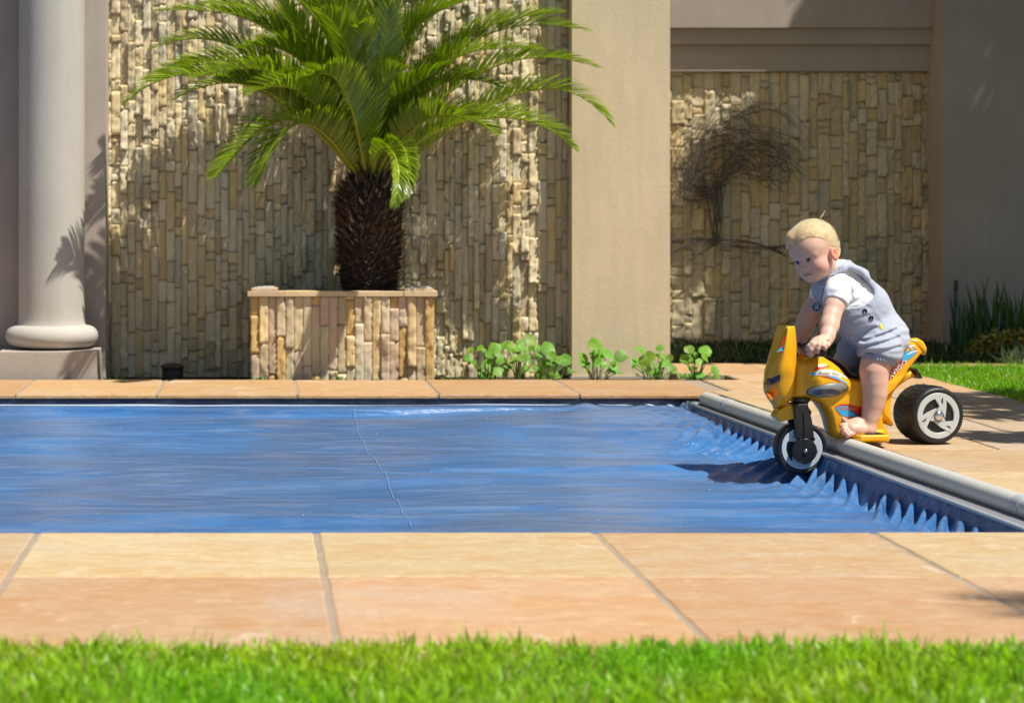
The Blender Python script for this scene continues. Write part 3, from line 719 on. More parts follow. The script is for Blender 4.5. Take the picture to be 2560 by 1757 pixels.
tuft("pale_tuft", (3.22, 9.72, -.012), 150, .10, .09, .004, (.30, .40, .24), "pale silvery grass tuft in front of the yellow-green shrub", "plant", 62, M['blade'], lean=1.3, curve=.5)
tuft("pale_tuft", (3.40, 9.75, -.012), 70, .19, .05, .004, (.16, .34, .07), "taller pale green tuft with one upright shoot, at the right edge", "plant", 63, M['blade'], lean=.7, curve=.4)

# ---------------------------------------------------------------- pool cover
def sst(a, b, x): t = np.clip((x-a)/(b-a), 0, 1); return t*t*(3-2*t)
def vnoise(X, Y, seed):
    r = np.random.default_rng(seed).random((64, 64))*2-1
    xi = np.floor(X).astype(int); yi = np.floor(Y).astype(int); fx = X-xi; fy = Y-yi
    fx = fx*fx*(3-2*fx); fy = fy*fy*(3-2*fy); a = lambda i, j: r[(yi+j) % 64, (xi+i) % 64]
    return (a(0, 0)*(1-fx)+a(1, 0)*fx)*(1-fy)+(a(0, 1)*(1-fx)+a(1, 1)*fx)*fy
def coverz(X, Y):
    rx = railX(Y); u = np.maximum(rx-X, 0)
    z = -.088+0*X
    # long low waves and creases running mostly along X
    z += .0170*vnoise(X*.8+3, Y*3.4+.35*X, 1)+.0110*vnoise(X*1.5, Y*8+1.1*X, 2)+.0042*vnoise(X*3, Y*19+2*X, 3)
    z += .0012*vnoise(X*7, Y*46+4*np.sin(X*1.4), 4)*(.4+.6*sst(-.2, 1.0, vnoise(X*1.1, Y*1.9, 5)))+.0005*vnoise(X*17, Y*95, 14)
    # sharp long creases
    for (y0, sl, cv, a, w) in [(7.05, -.05, .02, .0045, .020), (6.62, -.10, .05, .005, .018), (6.30, .02, -.05, .004, .016), (5.85, -.13, .08, .0045, .014), (5.45, .05, -.04, .004, .014), (5.1, -.1, .03, .003, .012), (7.45, .04, .02, .003, .02)]:
        q = Y-(y0+sl*X+cv*X*X); z += 1.5*a*np.exp(-np.abs(q)/w)*np.clip(1.1-.5*np.abs(X-.9), .15, 1)-a*.8*np.exp(-((q+.05)/.03)**2)*np.clip(1.1-.5*np.abs(X-.9), .1, 1)
    # far edge: hem hung just under the tiles, a gutter in front of it
    e = 8.085-Y
    cr = .4+.6*sst(0, .5, e); z = -.088+(z+.088)*cr
    z += .050*(1-sst(.12, .95, e))
    gut = .105+.028*np.sin(X*2.2+1)+.012*np.sin(X*5.3)
    z += -.022*sst(0, .014, e-gut)*(1-sst(.06, .40, e-gut))*sst(1.30, 1.0, X)*np.clip(.75+.5*np.sin(X*1.7+2), .25, 1)
    z += .014*np.exp(-((X-1.15)/.05)**2-(e/.10)**2)-.014*np.exp(-((X-1.26)/.06)**2-((e-.09)/.06)**2)+.008*np.exp(-((X+.47)/.03)**2-((e-.07)/.03)**2)
    z = z*sst(0, .05, e)+(-.036+.003*vnoise(X*5, X*0+.5, 6))*(1-sst(0, .05, e))
    # pleats hanging from the batten on the right: each fold starts at the rail and runs out over the cover
    ph = (Y+1.9*u-1.5*u*u+.060*vnoise(Y*2.3, u*4, 7)+.034*vnoise(Y*7, u*3+3, 8))
    lam = .088; s = ph/lam; cell = np.floor(s); fr = s-cell
    rr = np.random.default_rng(5).random(200)[(cell.astype(int)) % 200]; amp = .40+.55*rr
    quiet = 1-.85*np.exp(-((ph-5.93)/.15)**2)
    wdt0 = .11+.06*rr
    crest = (.5+.5*np.cos(2*np.pi*(fr-.5)))**(1.1+.9*rr)*amp*quiet
    wd = .040+(.17+.20*sst(6.3, 7.6, Y))*np.clip(crest, 0, 1)*sst(.0, .10, e)
    base = z+.014*(crest-.4)*np.exp(-u/.13)-.004*np.exp(-((fr-.02)/.18)**2)*np.exp(-u/.07)
    t = np.clip(u/wd, 0, 1); t = 1-(1-t)**1.5
    z = (-.026-.016*sst(0, .016, u))*(1-t)+base*t
    z += -.004*np.abs(np.sin(Y*2*np.pi/.029+vnoise(Y*5, Y*0, 9)*2))*np.exp(-(u-.008)**2/.00008)
    z += .004*(2*t*(1-t))*vnoise(Y*30, u*14, 11)
    # dent and swell round the front wheel
    z += -.010*np.exp(-((X-1.49)/.06)**2-((Y-6.28)/.07)**2)+.020*np.exp(-((X-1.40)/.06)**2-((Y-6.10)/.05)**2)
    return z
us = np.concatenate([np.arange(0, .06, .003), np.arange(.06, .42, .007), np.arange(.42, 2.4, .016), np.arange(2.4, 4.7, .05)])
yv = np.concatenate([np.arange(4.60, 7.85, .0085), np.arange(7.85, 8.0851, .003), [8.0855, 8.086]])
UU, YY = np.meshgrid(us, yv); XX = railX(YY)-UU; ZZ = coverz(XX, YY)
ZZ[-1, :] -= .02; YY[-1, :] += .004
ny, nx = XX.shape; idx = np.arange(nx*ny).reshape(ny, nx)
Q = np.stack([idx[:-1, :-1], idx[1:, :-1], idx[1:, 1:], idx[:-1, 1:]], -1).reshape(-1, 4)
m, N, L, B = newmat("blue_vinyl"); v = coords(N, L)
w1_ = noise(N, L, coords(N, L, (.7, 2.6, 2), rot=(0, 0, .10)), 2.6, 5, .55, .6); w2_ = noise(N, L, coords(N, L, (.9, 5.5, 5), rot=(0, 0, .07)), 4, 4, .5, .6)
w3_ = noise(N, L, v, 1.1, 4, .6, .6); w4_ = noise(N, L, coords(N, L, (4, 60, 20), rot=(0, 0, -.05)), 5, 4, .6)
c = mix(N, L, ramp(N, L, w1_, [(.32, 0), (.68, 1)]), (.026, .112, .30), (.054, .180, .425))
c = mix(N, L, ramp(N, L, w3_, [(.36, 0), (.60, .80)]), c, (.060, .108, .215))  # patches here and streaks below: greyish sky and wall reflections put into colour
c = mix(N, L, ramp(N, L, w2_, [(.50, 0), (.66, .50)]), c, (.13, .20, .35))
L.new(c, B.inputs["Base Color"]); B.inputs["Specular IOR Level"].default_value = .5
r_ = N.new("ShaderNodeMapRange"); L.new(w2_, r_.inputs[0]); r_.inputs[3].default_value = .15; r_.inputs[4].default_value = .38; L.new(r_.outputs[0], B.inputs["Roughness"])
b1 = bump(N, L, B, w2_, .009); bump(N, L, B, w4_, .0010, 1, b1); M['vinyl'] = m
cov = link("pool_cover", npmesh("pool_cover", np.stack([XX, YY, ZZ], -1).reshape(-1, 3), Q), M['vinyl'], None, True)
tag(cov, "creased blue vinyl cover stretched over the swimming pool", "pool cover")
M['seam'] = m_flat("seam_tape", (.20, .33, .54), .4, .4, None, vary=.5)
def on_cover(px, py):
    y = 7.0
    for _ in range(30):
        x = (px-576.5)/F*y; z = float(coverz(np.array([x]), np.array([y]))[0]); y = .7*y+.3*(CAM_H-z)*F/(py-466.6)
    return x, y
def strip(name, pts, hw, lift, mat, parent):
    V = []; Qs = []
    P2 = [Vector(p) for p in pts]
    for i, p in enumerate(P2):
        t = (P2[min(i+1, len(P2)-1)]-P2[max(i-1, 0)]).normalized(); n = Vector((-t.y, t.x))
        for s_ in (-1, 1):
            q = p+n*hw*s_; V.append((q.x, q.y, float(coverz(np.array([q.x]), np.array([q.y]))[0])+lift))
    Qs = [(2*i, 2*i+1, 2*i+3, 2*i+2) for i in range(len(P2)-1)]
    return link(name, npmesh(name, V, Qs), mat, parent)
sp = [on_cover(*q) for q in [(806, 938), (812, 985), (835, 1030), (862, 1062), (885, 1110), (908, 1150), (936, 1203)]]
dense = []
for i in range(len(sp)-1):
    for t in range(12): dense.append(Vector(sp[i]).lerp(Vector(sp[i+1]), t/12))
strip("seam", dense, .0008, .0030, M['seam'], cov)
M['hem'] = m_flat("pale_hem", (.42, .52, .66), .5, .4, None, vary=.4)
V = []; xs_ = np.arange(-3.1, 1.50, .012)
for x in xs_:
    for y in (8.060, 8.0845): V.append((x, y, float(coverz(np.array([x]), np.array([y]))[0])+.0022))
V = np.array(V); n_ = len(xs_)
link("hem", npmesh("hem", V, [(2*i, 2*i+2, 2*i+3, 2*i+1) for i in range(n_-1)]), M['hem'], cov)
g = np.random.default_rng(12); b = MB(); b.col = (.75, .72, .65)
for k in range(40):
    x, y = g.uniform(-.6, 1.45), g.uniform(4.8, 7.9); z = float(coverz(np.array([x]), np.array([y]))[0]); r = g.uniform(.0005, .0012)
    b.tube([(x, y, z), (x+r*g.uniform(-1, 1)*1.5, y, z+r*.8), (x+r*2, y+r, z+r)], r*.7, 5)
M['bits'] = m_flat("dry_bits", (.7, .66, .56), .6, .5)
tag(b.build("dry_petals", M['bits']), "tiny dry petals scattered over the blue cover", "petals", kind="stuff")

# ---------------------------------------------------------------- roller and batten rail
M['alu'] = m_flat("painted_tube", (.55, .55, .51), .38, .5, 60, .0002, vary=.15)
M['alu2'] = m_flat("rail_metal", (.42, .44, .47), .32, .6, None, metallic=.35, vary=.2)
M['dgrey'] = m_flat("dark_grey_channel", (.20, .20, .22), .6, .4, vary=.3)
M['steel'] = m_flat("steel", (.62, .62, .60), .22, .6, None, metallic=1.0)
M['strap'] = m_flat("pale_strap", (.42, .44, .47), .45, .4)
rl = empty("cover_roller", (rollX(6), 6, 0), "long grey roller tube for the pool cover along the right pool edge", "roller")
b = MB(); b.tube([(rollX(y), y, .000) for y in (7.93, 7.925, 7.92, 6.4, 5.0, 3.9+.82)], [.015, .0225, .024, .0245, .025, .025], 40); autosmooth(b.build("tube", M['alu'], rl), 50)
for y in (7.62, 5.09):
    b = MB(); b.tube([(rollX(y+.02), y+.022, 0), (rollX(y-.02), y-.022, 0)], .0262, 40); autosmooth(b.build("strap", M['strap'], rl), 50)
rb = empty("batten_rail", (railX(6), 6, -.02), "slim pale metal rail holding the pleated edge of the blue cover", "rail")
b = MB(); b.tube([(railX(y)-.001, y, -.0205) for y in (7.88, 6.3, 4.72)], .0058, 12); b.build("rail", M['alu2'], rb, True)
b = MB()
for (ya, yb_) in ((7.90, 4.72),):
    b.rings([[(railX(y)+.005, y, -.0225), (railX(y)+.085, y, -.0175), (railX(y)+.085, y, -.030), (railX(y)+.003, y, -.036)] for y in (ya, yb_)])
b.build("channel", M['dgrey'], rb)
b = MB(); b.box(1.475, 1.512, 7.885, 7.915, -.030, -.012, .002); b.tube([(1.470, 7.90, -.018), (1.500, 7.90, -.010), (1.53, 7.90, -.016)], .005, 8)
b.lathe([(.002, -.004), (.008, -.003), (.008, .003), (.002, .004)], (1.478, 7.89, -.008), 12); b.build("end_clamp", M['steel'], rb)

# ---------------------------------------------------------------- tree out of frame on the right that shades the corner
M['bark'] = m_flat("bark", (.10, .07, .05), .9, .2, 40, .01, vary=.6)
def shade_tree(name, base, blobs, label, seed):
    t = empty(name, base, label, "tree"); g = random.Random(seed); b = MB(); b.col = (.1, .07, .05); base = Vector(base)
    top = base+Vector((-.1, .1, 2.2)); b.tube([base, base+Vector((.05, 0, .8)), top], [.11, .085, .06], 10)
    for (c, r, n) in blobs: b.tube([top, (top+Vector(c))/2+Vector((0, 0, .15)), Vector(c)], [.05, .03, .012], 7)
    b.build("trunk", M['bark'], t)
    allp = []
    V_, Q_, C_ = [], [], []; nv = 0
    for i, (c, r, n) in enumerate(blobs):
        gr_ = np.random.default_rng(seed*10+i); d = gr_.normal(0, 1, (n, 3)); d /= np.linalg.norm(d, axis=1)[:, None]
        p = np.array(c)+d*np.array(r)*(gr_.random(n)**.5)[:, None]; a = gr_.normal(0, 1, (n, 3)); a /= np.linalg.norm(a, axis=1)[:, None]
        tt = np.array([0, .5, 1.0]); Ls = gr_.uniform(.09, .15, n)
        path = p[:, None]+a[:, None]*(tt[None, :, None]*Ls[:, None, None]); q = gr_.normal(0, 1, (n, 3)); wd = np.cross(a, q); wd /= np.linalg.norm(wd, axis=1)[:, None]
        V, Q, C = quad_strips(path, np.array([.1, 1, .1])[None]*.028*np.ones((n, 1)), np.repeat(wd[:, None], 3, 1), np.tile([[.05, .11, .02]], (n, 1)))
        V_.append(V); Q_.append(Q+nv); C_.append(C); nv += len(V)
    link("crown", npmesh("crown", np.concatenate(V_), np.concatenate(Q_), np.concatenate(C_)), M['blade'], t)
def up(p, t): p = Vector(p)+SUN*t; return (p.x, p.y, p.z)         # point above p in the direction of the sun
def leaf_cloud(pts, L, w, seed):
    g = np.random.default_rng(seed); n = len(pts); a = g.normal(0, 1, (n, 3)); a /= np.linalg.norm(a, axis=1)[:, None]; Ls = L*g.uniform(.7, 1.2, n)
    path = pts[:, None]+a[:, None]*(np.array([0, .5, 1.0])[None, :, None]*Ls[:, None, None]); q = g.normal(0, 1, (n, 3)); wd = np.cross(a, q); wd /= np.linalg.norm(wd, axis=1)[:, None]
    return quad_strips(path, np.array([.1, 1, .1])[None]*w*np.ones((n, 1)), np.repeat(wd[:, None], 3, 1), np.tile([[.05, .11, .02]], (n, 1)))
def crown_tree(name, base, top, clouds, label, seed):
    t = empty(name, base, label, "tree"); b = MB(); base, top = Vector(base), Vector(top)
    b.tube([base, base.lerp(top, .4)+Vector((.06, 0, 0)), top], [.12, .09, .06], 10); pts = np.concatenate(clouds); g = random.Random(seed)
    for k in range(26): q = Vector(pts[g.randrange(len(pts))]); b.tube([top, top.lerp(q, .5)+Vector((0, 0, .12)), q], [.045, .022, .006], 6)
    b.build("trunk", M['bark'], t); V, Q, C = leaf_cloud(pts, .13, .030, seed); link("crown", npmesh("crown", V, Q, C), M['blade'], t)
SA = np.array(list(SUN)); g = np.random.default_rng(91)
def wall_cloud(n, f, t0, t1):
    X = g.uniform(1.6, 4.6, n); Z = g.uniform(-.9, 2.6, n); k = f(X, Z) > g.random(n); X, Z = X[k], Z[k]
    return np.stack([X, np.full(len(X), 10.9), Z], -1)+SA*g.uniform(t0, t1, len(X))[:, None]
def ground_cloud(n, x0, x1, y0, y1, f, t0, t1):
    X = g.uniform(x0, x1, n); Y = g.uniform(y0, y1, n); k = f(X, Y) > g.random(n); X, Y = X[k], Y[k]
    return np.stack([X, Y, np.zeros(len(X))], -1)+SA*g.uniform(t0, t1, len(X))[:, None]
def wall_shade(X, Z):
    left = 2.16+.10*np.sin(Z*6)+.70*np.clip(Z-.95, 0, 2)+.20*np.clip(.45-Z, 0, 1)*-1.2
    d = np.clip((X-left)/.12, 0, 1)
    def streak(x0, z0, x1, z1, w): t = np.clip(((X-x0)*(x1-x0)+(Z-z0)*(z1-z0))/((x1-x0)**2+(z1-z0)**2), 0, 1); return np.exp(-((X-x0-t*(x1-x0))**2+(Z-z0-t*(z1-z0))**2)/w**2)
    gaps = 1.0*streak(3.00, .32, 3.14, .82, .085)+1.0*streak(3.12, -.20, 3.34, .22, .10)+.8*streak(2.97, -.45, 3.03, -.15, .06)+.6*streak(3.24, .50, 3.40, 1.0, .07)
    return d*(1-np.clip(gaps, 0, .97))
crown_tree("garden_tree", (6.6, 8.4, -.01), (5.1, 9.3, 2.6), [wall_cloud(18500, wall_shade, 3.2, 4.3),
    ground_cloud(5200, 1.7, 4.4, 9.72, 10.9, lambda X, Y: np.clip((X-1.75-(Y-9.7)*.1)/.15, 0, 1), 3.6, 4.4)],
    "leafy garden tree out of view to the right", 3)
def deck_shade(X, Y):
    a = ((Y > 7.08+.10*np.sin(X*9)) & (Y < 8.25+.1*np.sin(X*7)) & (X > 2.22+.25*np.abs(Y-7.45))).astype(float)*(1-.95*np.exp(-((Y-7.42)/.05)**2-((X-2.62)/.14)**2))*.9
    b_ = ((Y > 6.50) & (Y < 6.80+.05*np.sin(X*8)) & (X > 1.99+.35*np.abs(Y-6.62))).astype(float)
    return np.maximum(a, b_)
crown_tree("garden_tree", (5.6, 5.8, -.01), (4.5, 6.4, 2.5), [ground_cloud(9000, 1.9, 4.2, 6.4, 8.4, deck_shade, 3.3, 4.2),
    ground_cloud(330, 1.15, 1.7, 3.6, 4.05, lambda X, Y: np.exp(-((X-1.42)/.18)**2-((Y-3.86)/.09)**2), 7.5, 8.5)],
    "slender garden tree out of view beside the right-hand paving", 4)
# ---------------------------------------------------------------- distance-field modelling (smooth one-piece bodies)
f32 = np.float32
def v3(p): return np.array([p[0], p[1], p[2]], f32)
def sd_cone(G, a, b, ra, rb):
    a, b = v3(a), v3(b); ab = b-a; L2 = float(ab@ab)+1e-9
    px, py, pz = G[0]-a[0], G[1]-a[1], G[2]-a[2]
    t = np.clip((px*ab[0]+py*ab[1]+pz*ab[2])/L2, 0, 1)
    return np.sqrt((px-t*ab[0])**2+(py-t*ab[1])**2+(pz-t*ab[2])**2)-(ra+(rb-ra)*t)
def sd_chain(G, pts, k=.008):
    d = None
    for i in range(len(pts)-1):
        e = sd_cone(G, pts[i][0], pts[i+1][0], pts[i][1], pts[i+1][1]); d = e if d is None else smin(d, e, k)
    return d
def sd_ell(G, c, r, R=None):
    c = v3(c); p = [G[0]-c[0], G[1]-c[1], G[2]-c[2]]
    if R is not None: p = [p[0]*R[i][0]+p[1]*R[i][1]+p[2]*R[i][2] for i in range(3)]
    k0 = np.sqrt((p[0]/r[0])**2+(p[1]/r[1])**2+(p[2]/r[2])**2); k1 = np.sqrt((p[0]/r[0]**2)**2+(p[1]/r[1]**2)**2+(p[2]/r[2]**2)**2)+1e-6
    return k0*(k0-1)/k1
def smin(a, b, k): h = np.clip(.5+.5*(b-a)/k, 0, 1); return b+(a-b)*h-k*h*(1-h)
def smax(a, b, k): return -smin(-a, -b, k)
def poly2(U, W, pts):
    """signed distance to a closed polygon"""
    P_ = np.array(pts, f32); n = len(P_); d = np.full(np.broadcast(U, W).shape, 1e9, f32); s = np.ones_like(d)
    for i in range(n):
        a = P_[i]; b = P_[i-1]; ex, ey = b-a; wx, wy = U-a[0], W-a[1]
        t = np.clip((wx*ex+wy*ey)/(ex*ex+ey*ey+1e-12), 0, 1); d = np.minimum(d, (wx-ex*t)**2+(wy-ey*t)**2)
        c1 = (W >= a[1]); c2 = (W < b[1]); c3 = (ex*wy > ey*wx)
        s = np.where((c1 & c2 & c3) | (~c1 & ~c2 & ~c3), -s, s)
    return s*np.sqrt(d)
def noise3(G, sc, seed):
    r = (np.random.default_rng(seed).random((32, 32, 32))*2-1).astype(f32); out = []
    X, Y, Z = [np.broadcast_to(g*s_, np.broadcast(*G).shape) for g, s_ in zip(G, sc)]
    i, j, k = np.floor(X).astype(int), np.floor(Y).astype(int), np.floor(Z).astype(int); x, y, z = X-i, Y-j, Z-k
    x, y, z = [q*q*(3-2*q) for q in (x, y, z)]; o = 0
    for a in (0, 1):
        for b in (0, 1):
            for c in (0, 1):
                o = o+r[(i+a) % 32, (j+b) % 32, (k+c) % 32]*(x if a else 1-x)*(y if b else 1-y)*(z if c else 1-z)
    return o
def surface(fn, lo, hi, h):
    """surface-nets mesh of fn<0 inside the box lo..hi"""
    lo, hi = v3(lo), v3(hi); n = np.maximum(4, np.ceil((hi-lo)/h).astype(int)+1)
    G = [(lo[i]+np.arange(n[i], dtype=f32)*h).reshape([-1 if j == i else 1 for j in range(3)]) for i in range(3)]
    D = np.array(np.broadcast_to(fn(G), tuple(n)), f32)
    for ax in range(3):
        for e in (0, -1):
            sl = [slice(None)]*3; sl[ax] = e; D[tuple(sl)] = np.maximum(D[tuple(sl)], h*.5)
    ins = D < 0; nc = tuple(n-1); acc = np.zeros(nc+(3,), f32); cnt = np.zeros(nc, f32)
    for ax in range(3):
        o = [i for i in range(3) if i != ax]
        a = [slice(None)]*3; b = [slice(None)]*3; a[ax] = slice(0, -1); b[ax] = slice(1, None)
        A, Bv = D[tuple(a)], D[tuple(b)]; cr = (A < 0) != (Bv < 0); t = np.where(cr, A/(A-Bv+1e-12), 0).astype(f32)
        for p in (0, 1):
            for q in (0, 1):
                sl = [slice(None)]*3; sl[o[0]] = slice(p, n[o[0]]-1+p); sl[o[1]] = slice(q, n[o[1]]-1+q)
                c = cr[tuple(sl)]; tt = t[tuple(sl)]; cnt += c
                acc[..., ax] += np.where(c, tt, 0); acc[..., o[0]] += c*p; acc[..., o[1]] += c*q
    act = cnt > 0; idm = np.full(nc, -1, np.int64); idm[act] = np.arange(act.sum())
    ijk = np.stack(np.nonzero(act), -1).astype(f32); V = lo+(ijk+acc[act]/cnt[act][:, None])*h
    Qs = []
    for ax in range(3):
        o = [(ax+1) % 3, (ax+2) % 3]
        a = [slice(None)]*3; b = [slice(None)]*3; a[ax] = slice(0, -1); b[ax] = slice(1, None)
        cr = (ins[tuple(a)] != ins[tuple(b)]); flip = ins[tuple(a)]
        I = np.stack(np.nonzero(cr), -1); I = I[(I[:, o[0]] > 0) & (I[:, o[1]] > 0) & (I[:, o[0]] < n[o[0]]-1) & (I[:, o[1]] < n[o[1]]-1)]
        def cell(dp, dq): J = I.copy(); J[:, o[0]] -= dp; J[:, o[1]] -= dq; return idm[J[:, 0], J[:, 1], J[:, 2]]
        q = np.stack([cell(1, 1), cell(0, 1), cell(0, 0), cell(1, 0)], -1); fl = flip[I[:, 0], I[:, 1], I[:, 2]]
        q[~fl] = q[~fl][:, ::-1]; Qs.append(q)
    Q = np.concatenate(Qs); return V, Q[(Q >= 0).all(1)]
def relax(V, Q, it=1, k=.5):
    for _ in range(it):
        s = np.zeros_like(V); c = np.zeros(len(V), f32)
        for a in range(4):
            for b in ((a+1) % 4, (a-1) % 4): np.add.at(s, Q[:, a], V[Q[:, b]]); np.add.at(c, Q[:, a], 1)
        V = V*(1-k)+s/np.maximum(c, 1)[:, None]*k
    return V

# ---------------------------------------------------------------- ride-on motorcycle
psi = math.radians(12)
BO = Vector((1.876, 6.457, 0)); BH = Vector((-math.cos(psi), -math.sin(psi), 0)); BN = Vector((math.sin(psi), -math.cos(psi), 0))
yw = math.radians(4)
SO = Vector((1.495, 6.375, 0)); SH = Vector((-math.cos(yw), -math.sin(yw), 0)); SN = Vector((math.sin(yw), -math.cos(yw), 0))
def Wb(u, v, z): return BO+BH*u+BN*v+Vector((0, 0, z))
def Ws(u, v, z): return SO+SH*u+SN*v+Vector((0, 0, z))
def plane_uz(sx, sy, c, O, H, N_):
    d = Vector(((sx-635)/5800, 1, -(sy-514)/5800)); cam_ = Vector((0, 0, CAM_H))
    t = (c-(cam_-O).dot(N_))/d.dot(N_); p = cam_+d*t-O; return (p.dot(H), p.z)
def b2(x, y, c=.045): return plane_uz(1850+x/3.467, 780+y/3.467, c, BO, BH, BN)
def s2(x, y, c=.0): return plane_uz(1850+x/3.467, 780+y/3.467, c, SO, SH, SN)
def b9(x, y, c): return plane_uz(2060+x/11.395, 990+y/11.395, c, BO, BH, BN)
M['yellow'] = m_flat("yellow_plastic", (.80, .375, .004), .26, .5, 8, .0003, vary=.04, coat=.12)
M['black'] = m_flat("black_plastic", (.014, .014, .017), .30, .5, 60, .0002, vary=.3)
M['tyre'] = m_flat("tyre_plastic", (.012, .012, .015), .45, .5, 70, .0012, vary=.5)
M['rim'] = m_flat("grey_rim", (.50, .52, .51), .42, .4, None, vary=.15)
M['rimd'] = m_flat("rim_recess", (.018, .018, .02), .6, .3)
M['silver'] = m_flat("silver_plastic", (.30, .30, .29), .30, .6, None, metallic=.4, vary=.2)
M['silverd'] = m_flat("silver_recess", (.09, .10, .13), .35, .6, None, metallic=.3)
M['chrome'] = m_flat("chrome", (.75, .73, .70), .08, .6, None, metallic=1)
def paint(name, c, r=.4): return m_flat(name, c, r, .4)
M['red'] = paint("sticker_red", (.62, .015, .012)); M['blue'] = paint("sticker_blue", (.05, .40, .72)); M['white'] = paint("sticker_white", (.75, .75, .78))
M['maroon'] = paint("sticker_maroon", (.28, .01, .015)); M['gold'] = paint("sticker_gold", (.38, .26, .05)); M['orange'] = paint("orange_print_and_glow", (.80, .17, .01)); M['lens'] = paint("headlight_lens", (.05, .045, .09), .2)
bike = empty("ride_on_motorcycle", Wb(.2, 0, 0), "yellow plastic ride-on motorcycle with wide black rear wheel, its front wheel over the pool edge", "ride-on toy")
def px(L, c): return [b2(x, y, c) for x, y in L]
tankP = px([(585,430),(640,402),(700,388),(765,390),(835,426),(890,468),(932,520),(955,565),(985,640),(965,700),(880,745),(760,765),(650,752),(590,720),(575,600)], .045)
neckP = px([(470,440),(520,415),(660,405),(700,560),(680,745),(600,752),(540,758),(462,745),(462,600)], .03)
frameP = px([(640,560),(900,560),(1040,575),(1160,530),(1290,450),(1330,560),(1290,700),(1262,800),(1250,900),(1270,960),(1310,1030),(1318,1085),(1240,1100),(1000,1112),(850,1095),(815,1050),(800,990),(790,940),(765,875),(722,810),(672,768),(640,740)], .040)
tailP = px([(1150,640),(1190,540),(1290,430),(1375,330),(1418,240),(1470,228),(1545,262),(1606,345),(1598,362),(1500,482),(1430,570),(1340,690),(1250,760),(1200,740)], .050)
rearP = px([(1200,640),(1430,520),(1505,490),(1560,562),(1470,600),(1400,650),(1345,700),(1330,800),(1332,900),(1365,1002),(1300,975),(1235,915),(1220,780)], .040)
finP = px([(1440,232),(1530,222),(1580,250),(1612,310),(1600,380),(1540,340),(1480,270)], -.034)
def pillow(U, Vv, Zz, pts, h, w):
    """extruded outline with elliptically rounded edges"""
    d2 = poly2(U, Zz, pts); g = np.sqrt((np.maximum(d2+w, 0)/w)**2+(Vv/h)**2)-1
    return np.where(d2 < -w, (np.abs(Vv)/h-1), g)*np.minimum(w, h)*.9
def to_bike(V): return np.array(list(BO))+V[:, :1]*np.array(list(BH))+V[:, 1:2]*np.array(list(BN))+V[:, 2:]*np.array([0, 0, 1.0])
def body_sdf(G):
    U, Vv, Z = G                                # u along the bike, v to its near side, z up
    def pw(pts, h, w): return pillow(U, Vv, Z, pts, h, w)
    d = pw(tankP, .060, .045)
    d = smin(d, pw(neckP, .030, .022), .012)
    zf = np.clip((Z-.03)/.09, 0, 1)
    d = smin(d, pw(frameP, .034+.010*zf, .014), .012)
    d = smin(d, pw(tailP, .052, .012), .008)
    d = smin(d, pw(rearP, .040, .012), .010)
    d = smin(d, pillow(U, Vv+.034, Z, finP, .016, .012), .004)
    # footboards on both sides
    ua, ub = b9(1010, 1260, .10)[0], b9(1900, 1130, .10)[0]; um, uh = (ua+ub)/2, abs(ua-ub)/2
    zm = .0255; taper = np.clip((np.abs(Vv)-.03)/.07, 0, 1)
    q1 = np.abs(U-um)-(uh+.014-.016*taper); q2 = np.abs(Vv)-.101; q3 = np.abs(Z-zm)-.0105; r = .006
    q = [np.maximum(a+r, 0) for a in (q1, q2, q3)]
    box = np.sqrt(q[0]**2+q[1]**2+q[2]**2)-r+np.minimum(np.maximum(q1, np.maximum(q2, q3))+r, 0)
    d = smin(d, box, .010)
    # shallow groove along tail panel and dimple on tank
    return d
V, Q = surface(body_sdf, (-.16, -.13, .003), (.46, .13, .345), .0022); V = to_bike(V); Q = Q[:, ::1]
V = relax(V, Q, 2, .5)
body_me = npmesh("body", V, Q); BV = BVHTree.FromPolygons([Vector(v) for v in V], [tuple(q) for q in Q])
link("body", body_me, M['yellow'], bike, True)
def project(me, bv, N_, lift, far=.3):
    for v in me.vertices:
        h = bv.ray_cast(v.co+N_*far, -N_)
        if h[0] is not None and (h[0]-v.co).length < .2: v.co = h[0]+N_*lift
def sticker(name, pts, mat, parent, bv, to3, N_, c, lift=.0008, cuts=3):
    bm = bmesh.new(); P2 = [to3(*q) for q in pts]; vs = [bm.verts.new(p) for p in P2]
    f = bm.faces.new(vs); bmesh.ops.triangulate(bm, faces=[f]); bmesh.ops.subdivide_edges(bm, edges=bm.edges[:], cuts=cuts, use_grid_fill=True)
    bmesh.ops.triangulate(bm, faces=bm.faces[:])
    me = bpy.data.meshes.new(name); bm.to_mesh(me); bm.free(); project(me, bv, N_, lift)
    return link(name, me, mat, parent, True)
def on_b(x, y, c=.055): u, z = b2(x, y, c); return Wb(u, c, z)
zA = lambda x, y: ((2010+x/13.29-1850)*3.467, (880+y/13.29-780)*3.467)       # tank close-up to Z2 units
zB = lambda x, y: ((2190+x/11.39-1850)*3.467, (840+y/11.39-780)*3.467)       # tail close-up to Z2 units
def stb(name, L, mat, lift=.0008, f=None, c=.055): return sticker(name, [f(*q) if f else q for q in L], mat, bike, BV, lambda x, y: on_b(x, y, c), BN, c, lift)
stb("sticker", [(330,615),(400,530),(500,470),(640,445),(780,450),(900,468),(800,495),(650,520),(480,570),(380,605)], M['red'], .0008, zA)
stb("sticker", [(265,690),(430,655),(470,590),(640,575),(900,580),(1150,660),(1290,730),(1290,800),(1180,850),(1000,800),(760,765),(560,775),(400,770),(262,790)], M['white'], .0007, zA)
stb("sticker", [(285,700),(410,680),(385,760),(285,775)], M['blue'], .0012, zA)
stb("sticker", [(720,775),(900,790),(1100,850),(1280,930),(1460,1050),(1380,1040),(1180,950),(960,860),(780,810)], M['blue'], .0011, zA)
